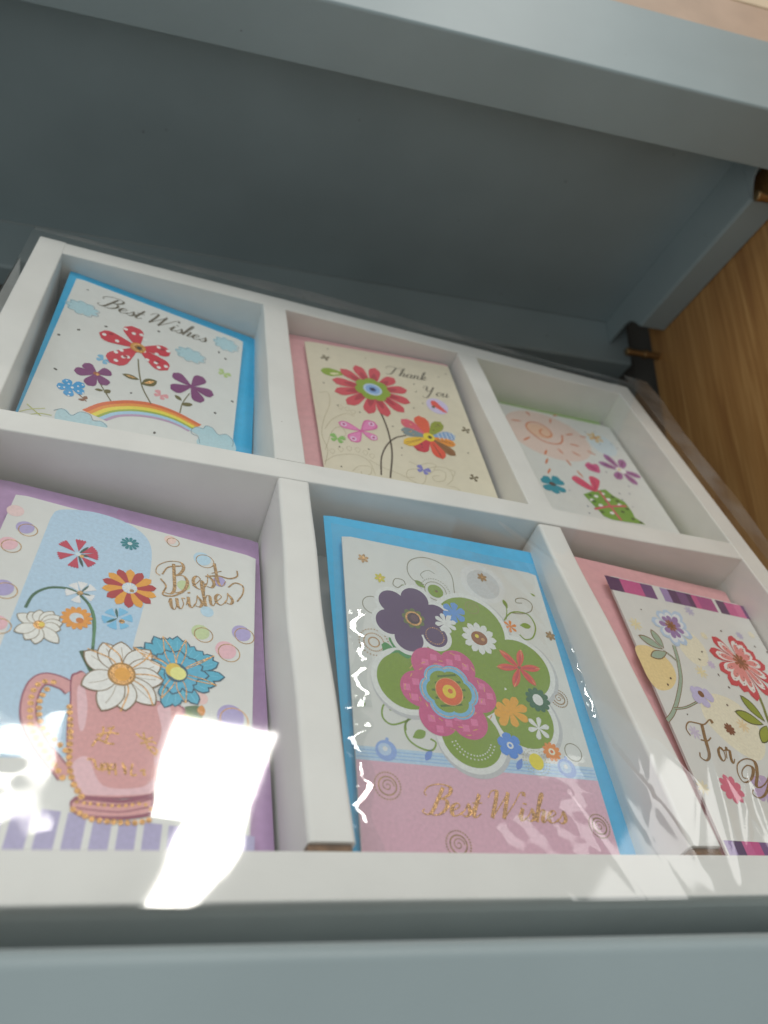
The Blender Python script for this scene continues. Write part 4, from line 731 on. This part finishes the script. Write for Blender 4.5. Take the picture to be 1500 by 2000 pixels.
for pts, wd, m in (([(1.9,41.5),(1.9,50.2),(-2.1,55.3),(-8.9,56.5),(-14.7,53.4),(-16.3,48.3),(-14.4,44.2),(-10.2,42.8)], .35, SWD), ([(-17.7,40.1),(-18.5,43.0),(-21.6,43.1),(-22.8,40.3),(-21.1,39.1),(-19.1,40.9)], .35, SWD), ([(19.1,26.3),(20.4,31.9),(24.2,36.6),(28.6,38.0),(32.5,37.1),(33.9,32.3),(31.5,27.0),(28.0,25.3),(25.9,27.1)], .6, SW), ([(24.8,36.9),(29.5,37.4),(33.9,39.6),(35.1,43.3),(32.0,45.3),(28.6,44.3),(28.2,42.5),(30.8,42.7)], .4, SWD), ([(21.7,33.3),(23.0,38.0),(22.6,41.7)], .4, SW), ([(-20.5,-11.7),(-24.0,-14.2),(-28.9,-16.0),(-31.7,-13.9),(-31.1,-9.8),(-28.1,-8.1),(-26.7,-9.6),(-29.2,-11.2)], .6, SW), ([(-20.4,-11.3),(-24.0,-14.6),(-24.5,-17.4)], .6, SW), ([(-17.4,-10.7),(-22.3,-12.6),(-24.7,-16.2),(-24.0,-20.2),(-20.7,-22.6),(-16.7,-23.1),(-14.9,-20.5),(-16.6,-19.3)], .6, SW), ([(-10.3,45.7),(-11.0,47.8),(-7.8,50.3),(-5.0,49.2)], .25, SWD)): a.begin('printed_swirl', 1).line(pts, wd, m).end()
for b, t, q in (((-10.0,41.2), (-13.8,44.1), 2.4), ((23.6,38.7), (22.5,42.8), 1.8), ((27.0,31.6), (31.9,32.0), 2.6), ((-22.5,-19.6), (-17.9,-17.0), 3.0), ((-19.5,40.8), (-16.6,40.1), 1.0), ((35.9,48.8), (37.9,47.5), 1.0), ((-38.2,-11.2), (-37.3,-9.4), 1.4)): a.begin('printed_leaf', 1).petal(b, t, q, SW, .8).end()
a.begin('printed_flower', 1).flower((22.7,30.2), 2.9, 6, 1.2, ink(214, 124, 50), 80).end()
for c, m in (((-33.5,50.0), BROWNFOIL), ((15.4,52.1), BROWNFOIL), ((39.5,29.0), BROWNFOIL), ((-27.7,42.1), ink(186, 176, 40))): a.begin('printed_star', 2).flower(c, 2.3, 6, 1.2, m, 80, .8, .5).dot(c, .5, GOLD).end()
for c, r_, rings in (((-32.3,13.5), 5.2, 3), ((35.2,1.9), 3.4, 2), ((-31.5,29.1), 3.7, 1), ((34.8,-18.2), 3.1, 1), ((-32.2,-35.5), 4.0, 2), ((36.7,-42.1), 3.6, 2), ((-12.5,-50.6), 3.8, 2), ((-0.7,-25.0), 3.0, 1)):
    a.begin('foil_circle', 1)
    for k in range(rings): a.ring(c, r_ * (1 - .32 * k), .30, BROWNFOIL if rings > 1 else SWD, dash=False if k == 0 and rings == 1 else 30)
    if rings == 2: a.spiral(c, r_ * .5, 1.4, .28, BROWNFOIL)
    a.end()
lettering(a, 'lettering_best_wishes', 'Best Wishes', (-21.8,-42.7), (25.0,-42.3), 8.8, GOLD, (.34, 1.35), .30, 3)

# ---- card 6: striped edge, red flower, "For You"
c6, a = card(6, PAPER, 'white card with plum striped edge, red flower and brown For You lettering')
DKP, PK6, PLM, LAV = ink(66, 34, 84), ink(180, 76, 130), ink(98, 60, 112), ink(140, 120, 166)
xt = lambda x: (-40.6,58.8)[0] + (x - 255) / (1120 - 255) * ((43.6,58.6)[0] - (-40.6,58.8)[0])
a.begin('striped_edge', 1)
y0, y1 = 60.6, 53.0
for s0, s1, m in ((255, 335, DKP), (335, 452, PK6), (452, 522, PLM), (565, 612, LAV), (612, 662, DKP), (662, 720, PLM), (720, 752, DKP), (752, 786, PK6), (786, 885, ink(150, 62, 122)), (905, 960, DKP), (960, 1020, PK6), (1020, 1068, ink(190, 96, 140)), (1068, 1125, PLM)):
    a.poly([(xt(s0), y0), (xt(s1), y0), (xt(s1), y1), (xt(s0), y1)], m); a.z -= .0088
a.end()
a.begin('striped_edge', 1); yb = (-36.0,-48.9)[1]
for k, m in enumerate((LAV, DKP, PK6, ink(176, 60, 120), PLM, LAV, DKP, PK6, PLM, LAV)):
    x_ = (-38.8,-50.5)[0] + 4.0 * k
    if x_ < 35: a.poly([(x_, yb), (x_ + 4.0, yb), (x_ + 4.0, yb - 7), (x_, yb - 7)], m); a.z -= .0088
a.end()
OC = ink(214, 190, 138); OCP = ink(214, 206, 184)
a.begin('printed_blob', 0).blob([(-40.8,24.3),(-34.1,26.3),(-28.5,24.0),(-24.9,19.2),(-25.6,13.1),(-31.0,7.6),(-37.6,6.0),(-40.7,9.5),(-41.3,16.7)], OC).end()
a.begin('printed_blob', 0).ell((-8.1,29.7), 7.5, 9, OCP).end()
a.begin('printed_blob', 0).blob([(-17.4,5.5),(-7.5,8.2),(2.1,5.1),(6.8,-3.0),(5.1,-12.8),(-2.0,-18.7),(-10.6,-16.3),(-17.5,-9.7),(-20.4,-3.3)], OCP).end()
SAGE, SAGEO = ink(140, 160, 142), ink(110, 84, 56)
def leaf(a, b, t, q, m, mo):
    a.begin('printed_leaf', 2).petal(b, t, q, mo, .85); d = (t[0] - b[0], t[1] - b[1]); a.petal((b[0] + d[0] * .05, b[1] + d[1] * .05), (b[0] + d[0] * .94, b[1] + d[1] * .94), q * .8, m, .85).end()
a.begin('printed_stem', 1)
for pts, wd in (([(-18.6,28.8),(-20.3,21.4),(-23.7,12.6),(-29.7,3.9),(-35.8,-3.1),(-40.6,-6.9)], 1.9), ([(-20.6,20.8),(-23.5,23.6),(-26.1,25.2)], 1.0), ([(-34.3,-1.4),(-27.7,-0.0),(-18.8,3.9)], 1.0)): a.line(pts, wd, SAGEO).line(pts, wd - .55, SAGE)
a.end()
leaf(a, (-25.8,25.8), (-36.2,30.9), 4.4, SAGE, SAGEO); leaf(a, (-25.1,26.3), (-27.6,35.3), 4.2, SAGE, SAGEO); leaf(a, (-24.5,24.6), (-34.6,21.1), 4.2, SAGE, SAGEO)
C = (-14.8,39.3); a.begin('printed_flower', 3)
tips = [(-19.0,46.2),(-12.7,47.9),(-5.3,47.6),(-5.1,42.0),(-4.8,35.2),(-11.1,30.0),(-17.3,28.6),(-22.1,33.0),(-24.9,39.9)]
for t in tips: a.petal(C, t, 5.2, ink(166, 186, 208), .70, 9, .1)
for t in tips: a.petal(C, (C[0] + (t[0] - C[0]) * .82, C[1] + (t[1] - C[1]) * .82), 3.8, ink(204, 208, 218), .66); a.z -= .0085
a.z += .01
for t in tips: a.petal(C, (C[0] + (t[0] - C[0]) * .62, C[1] + (t[1] - C[1]) * .62), 2.8, ink(134, 106, 156), .72); a.z -= .0085
a.z += .01; a.flower(C, 3.0, 9, 1.2, ink(134, 84, 38)).dot(C, 1.3, ink(110, 70, 34)).end()
C = (-16.4,7.0); a.begin('printed_flower', 3)
for t in [(-21.2,8.6),(-16.4,10.3),(-11.1,8.1),(-10.4,5.7),(-16.0,1.1),(-21.5,3.5)]: a.petal(C, t, 4.4, ink(176, 170, 202), .68, 9, .2)
a.dot(C, 1.5, ink(110, 72, 40)).end()
leaf(a, (12.7,-1.6), (5.9,9.6), 5.2, ink(122, 136, 34), ink(70, 76, 30)); leaf(a, (10.9,-2.9), (-2.2,1.3), 5.4, ink(128, 140, 36), ink(70, 76, 30)); leaf(a, (12.4,-3.1), (4.4,-11.2), 4.6, ink(132, 142, 40), ink(70, 76, 30))
a.begin('printed_stem', 1).line([(17.5,12.3),(16.6,6.1),(14.7,-1.4),(13.2,-12.0)], 1.4, ink(100, 110, 40)).end()
C = (17.2,26.5); a.begin('printed_flower', 3); CRIM = ink(186, 50, 66)
tips = [(7.3,37.8),(20.7,40.6),(25.9,38.4),(29.1,33.4),(32.1,27.1),(31.2,18.8),(24.7,10.9),(14.4,7.7),(9.3,11.2),(4.0,13.9),(1.9,20.2),(1.1,29.6)]
for t in tips: a.petal(C, t, 6.0, CRIM, .70, 9, .1)
for t in tips: a.petal(C, (C[0] + (t[0] - C[0]) * .80, C[1] + (t[1] - C[1]) * .80), 4.2, ink(222, 206, 202), .7); a.z -= .0085
a.z += .01
for t in tips: a.petal(C, (C[0] + (t[0] - C[0]) * .66, C[1] + (t[1] - C[1]) * .66), 2.8, ink(206, 124, 122), .7); a.z -= .0085
for t in tips:
    for k in (.52, .62, .72): a.dot((C[0] + (t[0] - C[0]) * k + .7, C[1] + (t[1] - C[1]) * k), .3, ink(60, 40, 44), 6); a.z -= .0088
a.z += .01; a.flower(C, 4.2, 10, 1.5, ink(140, 78, 44)).dot(C, 1.6, ink(120, 66, 40)).end()
for c, r_, m in (((-34.9,36.4), 3.4, ink(214, 200, 158)), ((-9.9,17.8), 3.2, ink(214, 200, 160)), ((1.6,50.1), 2.9, ink(170, 166, 190)), ((-1.8,22.4), 2.2, ink(184, 172, 196)), ((26.4,41.6), 2.2, ink(170, 166, 190)), ((34.8,43.5), 2.0, ink(216, 206, 184)), ((-1.4,-4.6), 3.2, ink(212, 190, 150)), ((-29.3,-10.3), 2.9, ink(186, 176, 196)), ((-37.4,-31.3), 2.9, ink(216, 204, 176)), ((2.8,37.4), 2.0, ink(212, 204, 176))): a.begin('printed_star', 1).flower(c, r_, 8, .9, m, 20, .8).end()
a.begin('printed_flower', 2).scallop((-9.9,-7.0), 2.6, 9, ink(110, 62, 40), .35).end()
a.begin('printed_flower', 2).flower((-23.8,-31.0), 5.4, 9, 2.6, ink(196, 100, 124), 60, .66, .5).end()
a.begin('printed_flower', 1).flower((-7.0,-30.4), 6.4, 5, 5, ink(170, 150, 182), 60, .66, .5).end()
specks(a, [(-27.9,45.1),(-29.0,12.2),(-32.1,9.0),(-3.6,28.3),(-7.3,24.0),(15.5,42.1),(32.5,36.9),(-0.6,17.8),(1.8,12.4),(-4.5,3.7),(-28.9,-3.1),(38.8,35.0)], ink(64, 48, 44), .55, 2)
lettering(a, 'lettering_for', 'F', (-32.1,-21.0), (-21.6,-19.5), 14.5, BROWNFOIL, (.5, 1.6), .18, 3)
lettering(a, 'lettering_for', 'or', (-22.7,-20.4), (-15.7,-21.1), 13.0, BROWNFOIL, (.4, 1.3), .12, 3)
a.begin('lettering_you', 3)
for pts in ([(-13.1,-26.5),(-15.3,-26.1),(-14.0,-23.5),(-10.1,-21.3),(-7.9,-22.4),(-11.4,-26.4),(-16.1,-28.0),(-17.0,-25.0),(-14.7,-21.1),(-9.2,-18.7),(-5.2,-19.6),(-7.0,-24.2),(-10.5,-28.8),(-8.3,-29.2),(-3.4,-26.4),(2.1,-21.0)], [(3.0,-20.2),(-2.1,-26.3),(-7.8,-31.6),(-12.3,-33.4),(-14.5,-32.1),(-13.2,-30.5)]): a.line(pts, 0, BROWNFOIL, nib=(.45, 1.7))
a.end()


# ------------------------------------------------------------------ clear film round the box, and the sleeve of the middle card
wrap = thing('film_wrap', 'clear glossy plastic film stretched over the front of the white card box', 'film', frame4(fp(W / 2, H, D), UD, -DN))
def seg_d(u, v, a, b):
    dx, dy = b[0] - a[0], b[1] - a[1]; L2 = dx * dx + dy * dy; t = max(0, min(1, ((u - a[0]) * dx + (v - a[1]) * dy) / L2))
    return math.hypot(u - a[0] - dx * t, v - a[1] - dy * t), t
CREASE = [((262, 252), (246, 312), .30, 1.6), ((258, 268), (238, 300), .22, 1.0), ((247, 262), (231, 308), .26, 1.8), ((150, 285), (175, 312), .16, .9), ((178, 268), (196, 312), .18, 1.1), ((160, 250), (126, 300), .10, .8), ((205, 262), (222, 310), .18, 2.4), ((235, 215), (252, 235), .18, 1.0), ((200, 165), (222, 190), .20, 1.2), ((128, 272), (140, 255), .12, .8)]
for k in range(16):                                           # fine gathers fanning out from the lower right and along the bottom
    a0 = (random.uniform(130, 262), random.uniform(255, 285)); an = random.uniform(-.9, .5); ln = random.uniform(14, 45)
    CREASE.append((a0, (a0[0] + ln * math.sin(an), a0[1] + ln * math.cos(an)), random.uniform(.05, .13), random.uniform(.7, 1.3)))
BUMPS = [(random.uniform(30, 64), random.uniform(264, 300), random.uniform(-.14, .14)) for _ in range(9)]
WAVES = [(random.uniform(.012, .05), random.uniform(.006, .035), random.uniform(0, 6.3), random.uniform(.05, .13)) for _ in range(7)]
def film_h(u, v):
    """height of the film above the box front, mm"""
    g = max(0.0, min(1.0, (u - 90) / 90))                     # lies taut at the left, slacker to the right
    h = 1.6 + sum(A * (.25 + g) * math.sin(p * u + q * v + f) for p, q, f, A in WAVES)
    h += .10 * math.exp(-((u - 76) / 8) ** 2 - ((v - 293) / 7) ** 2) + .10 * math.exp(-((u - 94) / 9) ** 2 - ((v - 305) / 9) ** 2)
    for bu, bv, A in BUMPS:
        q = ((u - bu) / 4.2) ** 2 + ((v - bv) / 3.6) ** 2
        if q < 9: h += A * math.exp(-q)
    for a, b, A, sg in CREASE:
        d, t = seg_d(u, v, a, b)
        if d < 4 * sg: h += A * math.exp(-(d / sg) ** 2) * (.4 + .6 * math.sin(math.pi * t))
    return h
nu, nv = 400, 360; u0, u1, v0, v1 = -3.2, 346.0, -2.5, 311.6
vs = []; fs = []
for j in range(nv + 1):
    for i in range(nu + 1):
        u = u0 + (u1 - u0) * i / nu; v = v0 + (v1 - v0) * j / nv; vs.append(fp(u, v, -film_h(u, v)))
for j in range(nv):
    for i in range(nu): k = j * (nu + 1) + i; fs.append((k, k + nu + 1, k + nu + 2, k + 1))
mesh('front_sheet', vs, fs, FILM, wrap, smooth=True)
# the film turned down under the bottom edge and round the left side
def turned(name, pts, n):
    vs = []; fs = []
    for i in range(n + 1):
        for p in pts(i / n): vs.append(p)
    k = len(pts(0))
    for i in range(n):
        for j in range(k - 1): a_ = i * k + j; fs.append((a_, a_ + 1, a_ + k + 1, a_ + k))
    return mesh(name, vs, fs, FILM, wrap, smooth=True)
turned('bottom_turn', lambda t: [fp(u0 + (u1 - u0) * t, v1 + o, d + (.25 * math.sin(40 * t) if d > 4 else 0)) for o, d in ((0, -1.4), (.5, -.6), (.7, 2), (.6, 12), (.5, 24))], 60)
turned('side_turn', lambda t: [fp(u0 - o, v0 + (v1 - v0) * t, d) for o, d in ((0, -1.5), (.4, -.7), (.5, 2), (.4 + .3 * math.sin(9 * t), 18), (.4, 34))], 60)
# loose sealed edges of the film at the right and along the top
def flap(name, base, out, n, width, wob, seed):
    rnd = random.Random(seed); ph = [rnd.uniform(0, 6.3) for _ in range(4)]; vs = []; fs = []; k = 9
    for i in range(n + 1):
        t = i / n
        for j in range(k):
            s = j / (k - 1); wv = wob * s * (math.sin(9 * t + ph[0]) + .6 * math.sin(23 * t + ph[1] + 2 * s) + .35 * math.sin(51 * t + ph[2]))
            vs.append(base(t) + out * (width(t) * s / 1000) + NN * ((1.5 - .8 * s * s + wv) / 1000))
    for i in range(n):
        for j in range(k - 1): a_ = i * k + j; fs.append((a_, a_ + 1, a_ + k + 1, a_ + k))
    return mesh(name, vs, fs, FLAP, wrap, smooth=True)
flap('loose_edge', lambda t: fp(345.9, -14 + 200 * t, 0), UD, 120, lambda t: 19 - 7.5 * t + .8 * math.sin(14 * t), .25, 3)
flap('loose_edge', lambda t: fp(-3.0 + 349 * t, -2.4, 0), -DN, 120, lambda t: 6 + 8 * math.sin(math.pi * min(1, t * 1.1)) ** 2 + .6 * math.sin(20 * t), .25, 5)

sl = thing('card_sleeve', 'clear plastic sleeve with crinkled edges round the big green flower card', 'sleeve', card_frame(*CARDS[5]))
def sleeve_edge(name, pts, wd, s0, ds, y0, g0, g1, seed):
    """gathered seam of the sleeve: a narrow strip that rises from the edge, bows along its length and ripples (mm; slopes s0 +- ds)"""
    rnd = random.Random(seed); p = cr(pts, 10); vs = []; fs = []; k = 13; n = len(p); ph = [rnd.uniform(0, 6.3) for _ in range(4)]
    for i, (x, y) in enumerate(p):
        sl_ = s0 + .055 * math.sin(.62 * y + ph[0]) + .014 * math.sin(1.5 * y + ph[1]); yy = y - y0
        for j in range(k):
            q = wd * (j / (k - 1) - .5); z = 1.6 + sl_ * q - ds / wd * q * q + g0 * yy + .5 * g1 * yy * yy + .016 * math.sin(.9 * y + ph[2])
            vs.append(((x + q) / 1000, y / 1000, z / 1000))
    for i in range(n - 1):
        for j in range(k - 1): a_ = i * k + j; fs.append((a_, a_ + 1, a_ + k + 1, a_ + k))
    return mesh(name, vs, fs, SLEEVE, sl, smooth=True, world=False)
sleeve_edge('crinkled_seam', [(-37.8,24.7),(-38.5,20.6),(-39.1,16.1),(-37.4,11.7),(-36.7,6.3),(-38.5,1.9),(-39.0,-2.9),(-38.1,-7.0),(-38.0,-11.5)] + [(-38.5,-9.2),(-41.8,-12.6),(-38.9,-15.1),(-38.0,-17.8),(-40.1,-20.5),(-41.7,-24.9),(-39.6,-30.0),(-39.0,-35.7),(-40.7,-41.5),(-41.2,-46.9),(-39.0,-51.9),(-38.1,-55.0)], 5.5, .15, .11, 25, .055, .0016, 2)
sleeve_edge('crinkled_seam', [(45.1,26.2),(46.8,18.1),(47.8,10.1),(47.4,2.3),(47.7,-5.1)] + [(47.0,4.6),(46.9,-3.2)], 3.2, .36, .11, 18, -.005, .002, 4)
vs = []; fs = []; n = 60
for j in range(n + 1):
    for i in range(n + 1):
        x = -45.5 + 93 * i / n; y = -60 + 124 * j / n; vs.append((x / 1000, y / 1000, (1.0 + .12 * math.sin(.21 * x + .1 * y) + .1 * math.sin(.4 * y - .1 * x) + .08 * math.sin(.6 * x + .5 * y)) / 1000))
for j in range(n):
    for i in range(n): k = j * (n + 1) + i; fs.append((k, k + 1, k + n + 2, k + n + 1))
mesh('sleeve_front', vs, fs, SLEEVE, sl, smooth=True, world=False)
